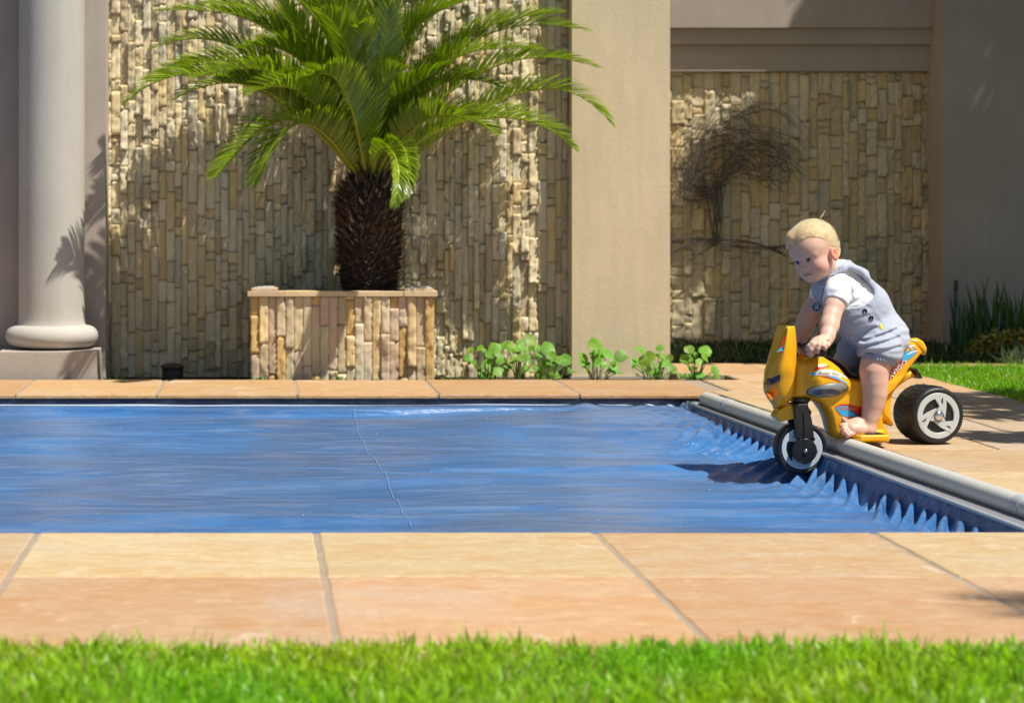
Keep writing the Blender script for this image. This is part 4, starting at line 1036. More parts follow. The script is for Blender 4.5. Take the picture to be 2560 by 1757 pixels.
stb("sticker", [(520,780),(740,805),(960,880),(1240,985),(1120,975),(940,905),(740,835),(560,800)], M['red'], .0010, zA)
stb("sticker", [(1230,735),(1500,830),(1500,890),(1240,790)], M['white'], .0009, zA)
# tail sticker
stb("sticker", [(300,1210),(420,980),(600,640),(640,590),(1020,385),(1210,400),(1200,450),(900,700),(760,850),(520,1100),(400,1220),(345,1290)], M['red'], .0007, zB)
stb("sticker", [(760,560),(850,460),(1010,390),(1215,420),(1080,560),(905,700),(760,740)], M['blue'], .0012, zB)
stb("sticker", [(920,290),(1040,245),(1090,260),(1130,330),(1105,345),(1070,285),(1010,300),(1075,400),(1045,410),(980,330)], M['white'], .0013, zB)
stb("sticker", [(880,530),(1010,440),(1195,400),(1210,430),(1040,480),(900,545)], M['white'], .0014, zB)
stb("sticker", [(350,1230),(470,1060),(640,760),(700,740),(880,690),(900,720),(700,900),(470,1190)], M['maroon'], .0010, zB)
stb("sticker", [(230,1330),(320,1390),(280,1490)], M['blue'], .0009, zB)
# lower body sticker
zC = lambda x, y: ((2060+x/11.395-1850)*3.467, (990+y/11.395-780)*3.467)
stb("sticker", [(320,310),(480,240),(700,225),(860,270),(1100,320),(1150,420),(1050,560),(800,620),(600,590),(450,500),(370,400)], M['red'], .0007, zC, .045)
stb("sticker", [(340,330),(480,275),(700,285),(640,360),(720,400),(800,460),(1000,590),(760,605),(560,570),(420,460)], M['blue'], .0010, zC, .045)
def lettering(txt, p0, p1, height, mat, f, c=.055, lift=.0016, name="lettering", shear=.2, bold=.02, bv=BV, to3=None, N_=BN):
    cu = bpy.data.curves.new("t", 'FONT'); cu.body = txt; cu.size = 1; cu.offset = bold; cu.shear = shear; cu.resolution_u = 2
    ob = bpy.data.objects.new("t", cu); COL.objects.link(ob); dg = bpy.context.evaluated_depsgraph_get(); dg.update()
    me = bpy.data.meshes.new_from_object(ob.evaluated_get(dg)); bpy.data.objects.remove(ob)
    xs = [v.co.x for v in me.vertices]; x0, x1 = min(xs), max(xs)
    A = Vector(f(*p0)); Bp = Vector(f(*p1)); t = (Bp-A); nrm = Vector((t.y, -t.x)).normalized()
    for v in me.vertices:
        q = A+t*((v.co.x-x0)/(x1-x0))+nrm*(v.co.y/.72)*height
        u, z = b2(q.x, q.y, c); v.co = Wb(u, c, z)
    project(me, bv, N_, lift); me.name = name
    return link(name, me, mat, bike)
lettering("Solar", zA(470, 735), zA(860, 730), 22, M['gold'], lambda x, y: (x, y))
lettering("Ray", zA(900, 735), zA(1220, 800), 24, M['gold'], lambda x, y: (x, y))
lettering("AVIGO", zB(385, 1235), zB(905, 735), 30, M['white'], lambda x, y: (x, y), shear=.1, bold=.012)
lettering("SOLAR RAY", zB(385, 1110), zB(690, 790), 11, M['white'], lambda x, y: (x, y), shear=.1, bold=.01)
lettering("Solar", zC(440, 385), zC(1050, 390), 24, M['orange'], lambda x, y: (x, y), c=.045)
# oval side cover
def oval(name, scale_, mat, lift, dome):
    V = []; Fc = []; n, m_ = 40, 6; cxy = zA(840, 1265)
    for j in range(m_+1):
        r = j/m_*scale_
        for k in range(n):
            a = 2*math.pi*k/n; ex = r*162*math.cos(a)*(1+.0*math.cos(a)); ey = r*60*math.sin(a)
            ca, sa = math.cos(-.14), math.sin(-.14); V.append(on_b(cxy[0]+ex*ca-ey*sa, cxy[1]+ex*sa+ey*ca, .055))
    for j in range(m_):
        for k in range(n): Fc.append((j*n+k, j*n+(k+1) % n, (j+1)*n+(k+1) % n, (j+1)*n+k))
    me = bpy.data.meshes.new(name); me.from_pydata(V, [], Fc); project(me, BV, BN, lift)
    for i, v in enumerate(me.vertices): v.co += BN*dome*(1-(i//n/m_)**2)
    return link(name, me, mat, bike, True)
oval("side_cover_trim", 1.05, M['black'], .0012, .001); oval("side_cover", 1.0, M['silver'], .0016, .006)
stb("side_cover_vent", [(300,1360),(420,1260),(640,1240),(830,1200),(980,1240),(1190,1350),(1130,1430),(1060,1440),(900,1370),(700,1360),(520,1400),(420,1440)], M['silverd'], .0085, zA)
plpts = px([(1512,498),(1532,488),(1585,572),(1556,578)], .05); b = MB(); b.rings([[Wb(u_, v_, z_) for u_, z_ in plpts] for v_ in (-.05, .05)]); b.build("mud_flap", M['black'], bike)
# seat
seatP = px([(738,392),(765,376),(850,412),(908,450),(950,492),(985,500),(1040,490),(1130,470),(1260,410),(1370,300),(1400,262),(1415,300),(1300,455),(1160,545),(1040,578),(965,572),(925,525),(880,475),(820,432),(765,396)], .03)
def seat_sdf(G):
    return pillow(G[0], G[1], G[2], seatP, .044, .010)
V, Q = surface(seat_sdf, (-.10, -.06, .12), (.34, .06, .33), .002); V = to_bike(V); link("seat", npmesh("seat", relax(V, Q, 1), Q), M['black'], bike, True)
# foot mats
for sd in (1, -1):
    b = MB(); ua, ub = b9(1110, 1170, .09)[0], b9(1800, 1010, .09)[0]; lo_, hi_ = min(ua, ub), max(ua, ub)
    R = []
    for z_, e in ((.0355, 0), (.0375, .001)):
        R.append([Wb(u_, sd*v_, z_) for u_, v_ in ((lo_+e, .050), (hi_-e, .050), (hi_-e-.012, .092), (lo_+e+.006, .092))])
    b.rings(R)
    for k in range(7):
        v_ = .054+.0055*k; p = [Wb(lo_+.008, sd*v_, .0378), Wb(hi_-.012, sd*v_, .0378)]; b.tube(p, .0012, 6)
    b.build("foot_mat", M['black'], bike)
# wheels
def frame_M(axis, upv=Vector((0, 0, 1))):
    a = axis.normalized(); t = upv.cross(a).normalized(); return Matrix((t, a.cross(t), a)).transposed()   # local z -> axis, local x -> sideways, local y -> up
def extr(b, pts, M3, c, z0, z1):
    """extrude a polygon given in wheel coordinates"""
    r0 = [Vector(c)+M3 @ Vector((x, y, z0)) for x, y in pts]; r1 = [Vector(c)+M3 @ Vector((x, y, z1)) for x, y in pts]; b.rings([r0, r1])
def ring(b, M3, c, r0, r1, z0, z1, n=72, bev=.001):
    R = []
    for (r, z) in ((r0, z0), (r0, z1), ((r0+bev), z1+bev*.8), (r1-bev, z1+bev*.8), (r1, z1), (r1, z0)):
        R.append([Vector(c)+M3 @ Vector((r*math.cos(2*math.pi*k/n), r*math.sin(2*math.pi*k/n), z)) for k in range(n)])
    b.rings(R+[R[0]], False, False)
RWC = Wb(0, 0, .0805); ax = BN; MM = frame_M(ax)
wh = empty("rear_wheel", RWC); wh.parent = bike; wh.location = RWC-bike.location
HW = .0585
prof = [(.030, -HW+.004), (.066, -HW+.002), (.072, -HW), (.0785, -HW+.006), (.0800, -HW+.018), (.0805, 0), (.0800, HW-.022), (.0790, HW-.012), (.0760, HW-.003), (.0715, HW), (.0665, HW-.0005), (.0640, HW-.004), (.030, HW-.006)]
b = MB(); b.lathe(prof, RWC, 96, M=MM)
# tread: shallow swept blocks
for k in range(26):
    a0 = 2*math.pi*k/26
    for (v0, v1, tw) in ((-.045, -.006, .16), (.000, .036, -.16)):
        n_ = 5; top = []; 
        for i in range(n_+1):
            t = i/n_; v_ = v0+(v1-v0)*t; a = a0+tw*t; rr = .0813
            top.append([(rr*math.cos(a-.018), rr*math.sin(a-.018), v_), (rr*math.cos(a+.030), rr*math.sin(a+.030), v_)])
        R = []
        for (l, r2) in top:
            q0 = [Vector(RWC)+MM @ Vector((l[0]*.985, l[1]*.985, l[2])), Vector(RWC)+MM @ Vector(l), Vector(RWC)+MM @ Vector(r2), Vector(RWC)+MM @ Vector((r2[0]*.985, r2[1]*.985, r2[2]))]
            R.append(q0)
        b.rings(R)
autosmooth(b.build("tyre", M['tyre'], wh), 40)
b = MB(); b.lathe([(.001, HW-.010), (.052, HW-.010), (.052, HW-.0105), (.001, HW-.0105)], RWC, 64, M=MM); b.build("rim_recess", M['rimd'], wh)
A_ = [(-.27,.93),(.35,.92),(.385,.40),(.32,-.09),(.05,.44)]; H_ = [(.05,.42),(.32,-.24),(-.40,-.21)]
b = MB(); ring(b, MM, RWC, .0470, .0632, HW-.010, HW-.0005)
for k in range(3):
    an = 2*math.pi*k/3; ca, sa = math.cos(an), math.sin(an); sc = .0632
    outer = [((x*ca-y*sa)*sc*(-1)*-1, (x*sa+y*ca)*sc) for x, y in A_]
    extr(b, [(x, y) for x, y in outer], MM, RWC, HW-.010, HW+.0004+.0004*k)
extr(b, [(x*.0632, y*.0632) for x, y in H_], MM, RWC, HW-.010, HW+.0018)
b.build("rim", M['rim'], wh)
for k in range(3):
    b = MB(); an = 2*math.pi*k/3; ca, sa = math.cos(an), math.sin(an)
    extr(b, [((x*ca-y*sa)*.0632, (x*sa+y*ca)*.0632) for x, y in [(.20,.80),(.13,.68),(.21,.52)]], MM, RWC, HW, HW+.0018)
    b.build("rim_slot", M['rimd'], wh)
b = MB(); b.lathe([(.0138, HW+.0015), (.0140, HW+.003)], RWC, 32, M=MM); b.build("hub_ring", M['black'], wh)
b = MB(); b.lathe([(.0125*math.cos(a), HW+.003+.007*math.sin(a)) for a in [i*math.pi/2/10 for i in range(11)]], RWC, 36, M=MM); b.build("hub_cap", M['chrome'], wh, True)
FWZ = s2(561, 1181, .022); 
fu, fz = plane_uz(1900+762/7.25, 980+1018/7.25, .022, SO, SH, SN); FWC = Ws(fu, 0, fz); SM = frame_M(SN)
wf = empty("front_wheel", FWC); wf.parent = bike; wf.location = FWC-bike.location
hw = .023; prof = [(.025, -hw), (.058, -hw+.001), (.0655, -hw), (.0710, -hw+.006), (.0725, -hw+.014), (.0725, hw-.014), (.0710, hw-.006), (.0655, hw), (.0600, hw-.001), (.0575, hw-.004), (.025, hw-.005)]
b = MB(); b.lathe(prof, FWC, 96, M=SM); autosmooth(b.build("tyre", M['tyre'], wf), 40)
for s_ in (1,):
    b = MB(); b.lathe([(.001, hw-.0048), (.050, hw-.0048), (.050, hw-.006), (.001, hw-.006)], FWC, 64, M=SM); b.build("rim_recess", M['rimd'], wf)
    b = MB(); ring(b, SM, FWC, .0440, .0570, hw-.006, hw-.001)
    for k in range(3):
        an = 2*math.pi*k/3+.9; ca, sa = math.cos(an), math.sin(an)
        extr(b, [((x*ca-y*sa)*.057, (x*sa+y*ca)*.057) for x, y in A_], SM, FWC, hw-.005, hw-.0008+.0004*k)
    M['rimf'] = m_flat("front_rim", (.52, .57, .62), .35, .5, None, vary=.2)
    b.build("rim", M['rimf'], wf)
# fork
def sP(L, c): return [s2(x, y, c) for x, y in L]
def plate(name, pts, v0, v1, mat, parent, n=(SH, SN, SO), bev=.0015):
    b = MB(); cx_ = sum(p[0] for p in pts)/len(pts); cz_ = sum(p[1] for p in pts)/len(pts)
    def rg(v, k): return [SO+SH*(cx_+(u-cx_)*k)+SN*v+Vector((0, 0, cz_+(z-cz_)*k)) for u, z in pts]
    b.rings([rg(v0, 1), rg(v1-bev, 1), rg(v1, .965)]) if v1 > v0 else b.rings([rg(v0, 1), rg(v1+bev, 1), rg(v1, .965)])
    return b.build(name, mat, parent)
fk = MB()
forkP = sP([(470,800),(585,795),(598,850),(622,920),(636,1000),(645,1090),(560,1120),(478,1090),(476,900),(468,840)], .035)
def rg(v, k, pts):
    cx_ = sum(p[0] for p in pts)/len(pts); cz_ = sum(p[1] for p in pts)/len(pts)
    return [Ws(cx_+(u-cx_)*k, v, cz_+(z-cz_)*k) for u, z in pts]
dc = plane_uz(1900+815/7.25, 980+1065/7.25, .037, SO, SH, SN)
for sd in (1, -1):
    fk.rings([rg(sd*.0255, 1, forkP), rg(sd*.033, 1, forkP), rg(sd*.0355, .95, forkP)])
    Rr = []
    for (r, v_) in ((.0345, .0255), (.0345, .0345), (.0325, .0372), (.001, .0378)):
        Rr.append([Ws(dc[0]+r*math.cos(2*math.pi*k/48), sd*v_, dc[1]+r*math.sin(2*math.pi*k/48)) for k in range(48)])
    fk.rings(Rr)
top = s2(525, 770, 0); c0 = Ws(top[0], 0, top[1])
for (zo, r_, ) in ((0, 0),): pass
z_t = s2(515, 752, 0)[1]; z_b = s2(515, 830, 0)[1]; uc = s2(520, 770, 0)[0]
fk.lathe([(.020, z_t+.004), (.027, z_t+.003), (.0275, z_t-.006), (.0235, z_t-.008), (.021, z_t-.016), (.024, z_b), (.031, z_b-.010), (.030, z_b-.018)], Ws(uc, 0, 0), 40)
fork = fk.build("fork", M['black'], bike); autosmooth(fork, 35)
b = MB(); p0 = s2(549, 870, .036); p1 = s2(561, 1180, .038)
b.rings([[Ws(u+e, .0355+q, z) for e, q in ((-.0012, 0), (.0012, 0), (0, .0032))] for (u, z) in (p0, (p0[0]*.5+p1[0]*.5, p0[1]*.5+p1[1]*.5), p1)]); b.build("fork_rib", M['black'], bike)
b = MB(); b.lathe([(.0062*math.cos(a), .0005+.006*math.sin(a)) for a in [i*math.pi/2/8 for i in range(9)]], Ws(plane_uz(1900+830/7.25, 980+1065/7.25, .038, SO, SH, SN)[0], .0378, dc[1]), 24, M=SM); b.build("axle_nut", M['chrome'], bike, True)
# front mudguard
mgP = sP([(300,905),(330,850),(385,815),(450,800),(470,830),(474,925),(400,940),(345,952),(325,940)], .02)
b = MB(); b.rings([rg(-.026, .9, mgP), rg(-.020, 1, mgP), rg(.020, 1, mgP), rg(.026, .9, mgP)]); b.build("mudguard", M['yellow'], bike)
# front fairing with windshield
Fr = [(417,118),(402,150),(372,215),(340,290),(300,362),(262,450),(228,535),(204,610),(201,650),(207,690),(230,735),(262,785),(300,826),(316,836)]
Cr = [(428,122),(424,150),(422,215),(424,290),(428,362),(430,440),(428,480),(462,520),(460,570),(456,620),(450,680),(438,735),(400,790),(330,833)]
Tr = [(470,120),(478,150),(485,215),(489,290),(488,362),(486,430),(482,470),(474,520),(472,570),(470,620),(466,680),(458,735),(415,788),(335,832)]
cw = [.046, .050, .055, .058, .060, .061, .062, .056, .054, .052, .049, .045, .034, .010]
b = MB(); nc = 7
for sd in (1, -1):
    rows = []
    for i in range(len(Fr)):
        f0 = s2(*Fr[i], 0); c1 = s2(*Cr[i], cw[i]); t1 = s2(*Tr[i], cw[i]-.012)
        A0 = Ws(f0[0], 0, f0[1]); C0 = Ws(c1[0], sd*cw[i], c1[1]); T0 = Ws(t1[0], sd*(cw[i]-.010), t1[1])
        r_ = []
        for k in range(nc+1):
            t = k/nc; p = A0.lerp(C0, t); bulge = math.sin(math.pi*min(1, t))*.5
            p = p+SN*sd*cw[i]*.60*math.sin(math.pi*t)*(1-.45*t)+SH*.008*math.sin(math.pi*t); r_.append(p)
        r_.append(T0); rows.append(r_)
    b.rings(rows, False, False, closed=False)
me = b.mesh("fairing"); bm = bmesh.new(); bm.from_mesh(me); bmesh.ops.remove_doubles(bm, verts=bm.verts[:], dist=.0004)
bmesh.ops.recalc_face_normals(bm, faces=bm.faces[:]); bm.to_mesh(me)
FV = BVHTree.FromBMesh(bm); bm.free()
fa = link("front_fairing", me, M['yellow'], bike); autosmooth(fa, 42)
so = fa.modifiers.new("thick", 'SOLIDIFY'); so.thickness = .0025; so.offset = -1
def on_s(x, y, c=.06): u, z = s2(x, y, c); return Ws(u, c, z)
def sts(name, L, mat, lift=.0009, parent=None, c=.06): return sticker(name, L, mat, parent or fa, FV, lambda x, y: on_s(x, y, c), SN, c, lift)
sts("headlight", [(219,655),(240,625),(275,590),(318,556),(350,540),(350,600),(330,612),(285,632)], M['lens'], .0016)
sts("headlight_glass", [(236,645),(290,612),(345,582),(346,598),(326,609),(284,630)], paint("lens_glass", (.13, .12, .22), .15), .0024)
sts("sun_glow_patch", [(226,698),(250,705),(322,712),(300,735),(268,768)], M['orange'], .0010)  # orange patch standing for sunlight through the yellow plastic, painted as a decal
sts("sticker", [(384,205),(392,230),(372,275),(352,300),(345,320),(330,345),(352,295),(368,255)], M['red'], .0009)
sts("sticker", [(340,318),(356,300),(372,310),(388,290),(376,330),(378,346),(352,338),(325,342),(310,352)], M['blue'], .0011)
sts("sticker", [(352,285),(385,290),(368,305),(386,316),(356,318),(366,305)], M['maroon'], .0014)
sts("sticker", [(330,345),(360,335),(382,348),(350,346)], M['red'], .0015)
for ch in list(fa.children): pass
# handlebar
hb = empty("handlebar", Ws(0, 0, .27)); hb.parent = bike; hb.location = Ws(0, 0, .27)-bike.location
def g6(x, y, c): return plane_uz(1880+x/7.975, 800+y/7.975, c, SO, SH, SN)
ge = g6(1412, 655, .135); gi = g6(1085, 640, .060)
end = Ws(ge[0], .135, ge[1]); inn = Ws(ge[0]+.000, .055, ge[1]-.000)
ginn = Ws(g6(1100, 620, .065)[0]*.0+ge[0], .055, ge[1])
b = MB(); b.tube([Ws(ge[0], .060, ge[1]), Ws(ge[0], .131, ge[1]), Ws(ge[0], .134, ge[1]), Ws(ge[0], .135, ge[1])], [.0098, .0098, .0112, .0100], 28); autosmooth(b.build("grip", M['black'], hb), 40)
b = MB(); b.tube([Ws(ge[0], .1350, ge[1]), Ws(ge[0], .1356, ge[1])], .0052, 20); b.build("grip_hole", M['rimd'], hb)
b = MB(); b.tube([Ws(ge[0], -.060, ge[1]), Ws(ge[0], -.131, ge[1]), Ws(ge[0], -.135, ge[1])], [.0098, .0098, .0112], 28); autosmooth(b.build("grip", M['black'], hb), 40)
b = MB(); b.lathe([(.016, -.001), (.0185, 0), (.0185, .002), (.016, .003)], Ws(ge[0], .0585, ge[1]), 32, M=SM); b.build("grip_flange", M['black'], hb); b = MB(); b.lathe([(.016, -.001), (.0185, 0), (.0185, .002), (.016, .003)], Ws(ge[0], -.0605, ge[1]), 32, M=SM); b.build("grip_flange", M['black'], hb)
hub = s2(545, 350, 0); b = MB(); b.tube([Ws(ge[0], .058, ge[1]), Ws(ge[0]+.003, .030, ge[1]-.001), Ws(ge[0]+.006, 0, ge[1]-.002), Ws(ge[0]+.003, -.030, ge[1]-.001), Ws(ge[0], -.058, ge[1])], [.0150, .0165, .0175, .0165, .0150], 28); b.build("bar_centre", M['silver'], hb, True)
b = MB(); b.tube([Ws(ge[0]+.008, 0, ge[1]-.055), Ws(ge[0]+.006, 0, ge[1]-.008)], [.022, .017], 28); b.build("steering_stem", M['yellow'], hb, True)
b = MB(); b.tube([Ws(ge[0]+.014, -.05, ge[1]+.014), Ws(ge[0]+.016, .012, ge[1]+.013)], .0085, 16); b.build("bar_clamp", M['black'], hb, True)
# ---------------------------------------------------------------- the child
def m_skin(name):
    m, N, L, B = newmat(name); v = coords(N, L); n1 = noise(N, L, v, 40, 4)
    c = mix(N, L, ramp(N, L, n1, [(.35, 0), (.7, .35)]), tint(N), mix(N, L, 1, tint(N), (1.0, .84, .80), 'MULTIPLY'))
    L.new(c, B.inputs["Base Color"]); setb(B, Roughness=.48); B.inputs["Specular IOR Level"].default_value = .35
    B.inputs["Subsurface Weight"].default_value = .35; B.inputs["Subsurface Radius"].default_value = (1.0, .35, .18); B.inputs["Subsurface Scale"].default_value = .006
    bump(N, L, B, noise(N, L, v, 220, 3), .0002); return m
def m_cloth(name, col, sc=900, vary=.12, weave=True):
    m, N, L, B = newmat(name); v = coords(N, L); n1 = noise(N, L, coords(N, L, (1, 1, 4)), 260, 3, .7); n2 = noise(N, L, v, 18, 4)
    n0 = noise(N, L, coords(N, L, (3, 3, 1)), 300, 3, .7)
    c = mix(N, L, ramp(N, L, math_(N, L, 'ADD', math_(N, L, 'MULTIPLY', n1, .5), math_(N, L, 'MULTIPLY', n0, .5)), [(.38, 0), (.62, 1)]), [x*(1-vary) for x in col], [min(.85, x*(1+vary)) for x in col])
    L.new(c, B.inputs["Base Color"]); setb(B, Roughness=.9); B.inputs["Specular IOR Level"].default_value = .15; B.inputs["Sheen Weight"].default_value = .2
    b1 = bump(N, L, B, n2, .002); bump(N, L, B, n1, .0004, 1, b1); return m
M['skin'] = m_skin("skin"); M['shirt'] = m_cloth("white_jersey", (.79, .80, .84), vary=.03); M['linen'] = m_cloth("grey_blue_linen", (.37, .405, .50), vary=.20); M['cuff'] = m_cloth("linen_cuff", (.30, .32, .40), vary=.25)
child = empty("person", Wb(.12, 0, .16), "fair-haired toddler in white T-shirt and grey-blue dungarees leaning forward astride the yellow ride-on", "person")
g1 = lambda x, y, d, r: (Z1(x, y, d), r)
g2 = lambda x, y, d, r: (Z2(x, y, d), r)
# trunk field, shared by shirt and dungarees
def trunk_sdf(G):
    d = sd_chain(G, [g1(1010, 800, 6.415, .053), g1(1175, 1010, 6.42, .060), g1(1300, 1255, 6.43, .068)], .03)
    d = smin(d, sd_cone(G, Z1(880, 860, 6.425), Z1(1010, 1000, 6.42), .050, .055), .03)
    d = smin(d, sd_ell(G, Z1(1120, 1150, 6.42), (.056, .062, .056)), .03)
    d = smin(d, sd_cone(G, Z1(935, 835, 6.365), Z1(840, 860, 6.47), .036, .034), .03)
    return d
def crease(G, p, q): G2 = [G[0], G[1]*0, G[2]]; return sd_cone(G2, (p.x, 0, p.z), (q.x, 0, q.z), 0, 0)
def folds(G, a, sc, seed): return a*noise3(G, sc, seed)
def shirt_sdf(G):
    d = trunk_sdf(G)+.0010
    s1 = sd_chain(G, [g1(940, 830, 6.362, .036), g1(925, 900, 6.345, .035), g1(905, 990, 6.335, .0345)], .01)
    s2_ = sd_chain(G, [g1(800, 860, 6.47, .034), g1(745, 960, 6.478, .032)], .01)
    # sleeve ends cut square across the arm
    A, Bp = v3(Z1(940, 830, 6.362)), v3(Z1(900, 985, 6.335)); ax_ = (Bp-A)/np.linalg.norm(Bp-A); e = Bp-ax_*.001
    cut = (G[0]-e[0])*ax_[0]+(G[1]-e[1])*ax_[1]+(G[2]-e[2])*ax_[2]; s1 = smax(s1, cut, .003)
    A, Bp = v3(Z1(800, 860, 6.47)), v3(Z1(735, 960, 6.478)); ax2 = (Bp-A)/np.linalg.norm(Bp-A)
    cut2 = (G[0]-Bp[0])*ax2[0]+(G[1]-Bp[1])*ax2[1]+(G[2]-Bp[2])*ax2[2]; s2_ = smax(s2_, cut2, .003)
    d = smin(smin(d, s1, .012), s2_, .012)
    d = smin(d, sd_cone(G, Z1(930, 705, 6.405), Z1(915, 640, 6.395), .036, .031), .015)
    f = folds(G, .0022, (22, 30, 45), 3)+folds(G, .0010, (70, 60, 90), 4)
    # crease radiating from the armpit
    for (x0, y0, x1, y1, w) in ((1010, 990, 1240, 900, .004), (1000, 1015, 1130, 960, .003), (1020, 780, 1060, 940, .0035), (1000, 860, 1020, 980, .003)):
        f = f+.0024*np.exp(-(crease(G, Z1(x0, y0, 6.355), Z1(x1, y1, 6.365))/w)**2)
    return d+f
V, Q = surface(shirt_sdf, Z1(1360, 1180, 6.33)+Vector((-.26, -.06, -.02)), Z1(1360, 560, 6.5)+Vector((.04, .06, 0)), .0019)
link("shirt", npmesh("shirt", relax(V, Q, 1, .4), Q), M['shirt'], child, True)
winP = [(Z1(x, y, 6.37).x, Z1(x, y, 6.37).z) for x, y in [(790,1032),(775,930),(800,800),(850,728),(930,690),(1040,668),(1130,706),(1205,765),(1258,835),(1280,888),(1252,932),(1190,985),(1120,1016),(960,1034)]]
neckhole = Z1(880, 640, 6.39)
def romper_sdf(G):
    d = trunk_sdf(G)
    d = smin(d, sd_ell(G, Z1(1395, 1320, 6.405), (.052, .052, .052)), .03)
    d = smin(d, sd_ell(G, Z1(1380, 1320, 6.475), (.052, .052, .052)), .03)
    d = d-.0045
    leg1 = sd_chain(G, [g1(1370, 1330, 6.390, .062), g1(1325, 1430, 6.372, .057), g1(1312, 1520, 6.362, .0500)], .02)
    leg2 = sd_chain(G, [g1(1200, 1330, 6.48, .052), g1(1090, 1440, 6.50, .045), g1(1060, 1530, 6.505, .040)], .02)
    def cutat(dd, p, q):
        A, Bp = v3(p), v3(q); a_ = (Bp-A)/np.linalg.norm(Bp-A); return smax(dd, (G[0]-Bp[0])*a_[0]+(G[1]-Bp[1])*a_[1]+(G[2]-Bp[2])*a_[2], .004)
    leg1 = cutat(leg1, Z1(1345, 1330, 6.375), Z1(1318, 1512, 6.362)); leg2 = cutat(leg2, Z1(1130, 1400, 6.49), Z1(1050, 1540, 6.505))
    d = smin(d, leg1, .016); d = smin(d, leg2, .014)
    # hood folded down the back
    d = smin(d, sd_ell(G, Z1(1090, 690, 6.425), (.038, .045, .016)), .016)
    d = smin(d, sd_chain(G, [g1(905, 690, 6.375, .0085), g1(965, 655, 6.368, .010), g1(1060, 645, 6.365, .0100), g1(1130, 672, 6.365, .0090), g1(1195, 735, 6.368, .0080), g1(1250, 800, 6.372, .008), g1(1275, 870, 6.375, .006)], .01), .012)
    d = smin(d, sd_cone(G, Z1(940, 668, 6.41), Z1(912, 640, 6.40), .040, .037), .015)
    # strap and bib down the front
    d = smin(d, sd_chain(G, [g1(890, 670, 6.372, .010), g1(830, 740, 6.372, .009), g1(790, 830, 6.38, .007)], .01), .010)
    # openings: neck, side window
    d = smax(d, -sd_cone(G, neckhole+Vector((.003, 0, -.02)), neckhole+Vector((-.01, -.0, .06)), .0305, .040), .003)
    w = poly2(G[0]+(6.37-G[1])*.17, G[2], winP); w = np.maximum(w, G[1]-6.435)
    w2 = poly2(G[0]+(6.37-G[1])*.17, G[2], [(a-.0, b) for a, b in winP]); w2 = np.maximum(w2, 6.445-G[1])
    d = smax(d, -w, .003); d = smax(d, -w2, .003)
    hip = np.exp(-((sd_cone(G, Z1(1180, 1400, 6.37), Z1(1520, 1330, 6.37), 0, 0))/.055)**2)
    f = folds(G, .0018, (25, 25, 40), 13)+folds(G, .0008, (80, 60, 110), 14)+hip*folds(G, .0050, (18, 22, 85), 15)
    for (x0, y0, x1, y1, a, w_) in ((1180, 1340, 1480, 1230, .006, .0045), (1150, 1400, 1500, 1300, .005, .004), (1200, 1450, 1500, 1390, .005, .005), (1130, 1250, 1300, 1210, .003, .004), (950, 1270, 1160, 1310, .003, .004), (1000, 1150, 1250, 1090, .002, .003), (1060, 1330, 1180, 1440, .004, .004)):
        f = f+a*.75*np.exp(-(crease(G, Z1(x0, y0, 6.345), Z1(x1, y1, 6.345))/w_)**2)
        f = f-a*.5*np.exp(-(crease(G, Z1(x0, y0-28, 6.345), Z1(x1, y1-28, 6.345))/(w_*1.3))**2)
    # stitched seam line down the side
    for (x0, y0, x1, y1) in ((1215, 1000, 1340, 1170), (1195, 1000, 1325, 1190)): f = f+.0014*np.exp(-(crease(G, Z1(x0, y0, 6.35), Z1(x1, y1, 6.35))/.0024)**2)
    return d+f
lo = Z1(1360, 1620, 6.3)+Vector((-.22, 0, 0)); hi = Z1(1600, 570, 6.58); hi.x += .02
V, Q = surface(romper_sdf, (lo.x, 6.29, lo.z), (hi.x, 6.575, Z1(0, 570, 6.4).z), .0019)
rom = link("dungarees", npmesh("dungarees", relax(V, Q, 1, .35), Q), M['linen'], child, True)
# elasticated cuffs
def cuff_sdf(G):
    d = sd_cone(G, Z1(1318, 1512, 6.362), Z1(1308, 1562, 6.360), .0465, .0450)
    for (p, q, s_) in ((Z1(1330, 1400, 6.37), Z1(1310, 1555, 6.360), 1), (Z1(1310, 1555, 6.36), Z1(1322, 1480, 6.365), 1)):
        A, Bp = v3(p), v3(q); a_ = (Bp-A)/np.linalg.norm(Bp-A); d = smax(d, (G[0]-Bp[0])*a_[0]+(G[1]-Bp[1])*a_[1]+(G[2]-Bp[2])*a_[2], .003)
    c_ = v3(Z1(1312, 1530, 6.361)); an = np.arctan2(G[1]-c_[1], G[0]-c_[0]); return d+.0010*np.sin(an*34)
lo = Z1(1120, 1620, 6.36); hi = Z1(1520, 1450, 6.36)
V, Q = surface(cuff_sdf, (lo.x, 6.30, lo.z), (hi.x, 6.42, hi.z), .0016); link("cuff", npmesh("cuff", V, Q), M['cuff'], rom, True)
RB = BVHTree.FromPolygons([Vector(v)+child.location*0 for v in V], [tuple(q) for q in Q])
def front_of(me_obj, p):
    """point on the near surface of a child part in front of world point p"""
    me = me_obj.data; o = child.location
    bv = BVHTree.FromPolygons([v.co+o for v in me.vertices], [tuple(f.vertices) for f in me.polygons])
    h = bv.ray_cast(Vector((p.x, 6.0, p.z)), Vector((0, 1, 0))); return h[0], h[1]
M['navy'] = m_flat("navy_button", (.012, .02, .06), .3, .5); M['tagy'] = m_flat("yellow_tag", (.80, .62, .02), .7, .3); M['denim'] = m_cloth("denim_patch", (.07, .11, .24), vary=.3)
bvr = BVHTree.FromPolygons([v.co+child.location for v in rom.data.vertices], [tuple(f.vertices) for f in rom.data.polygons])
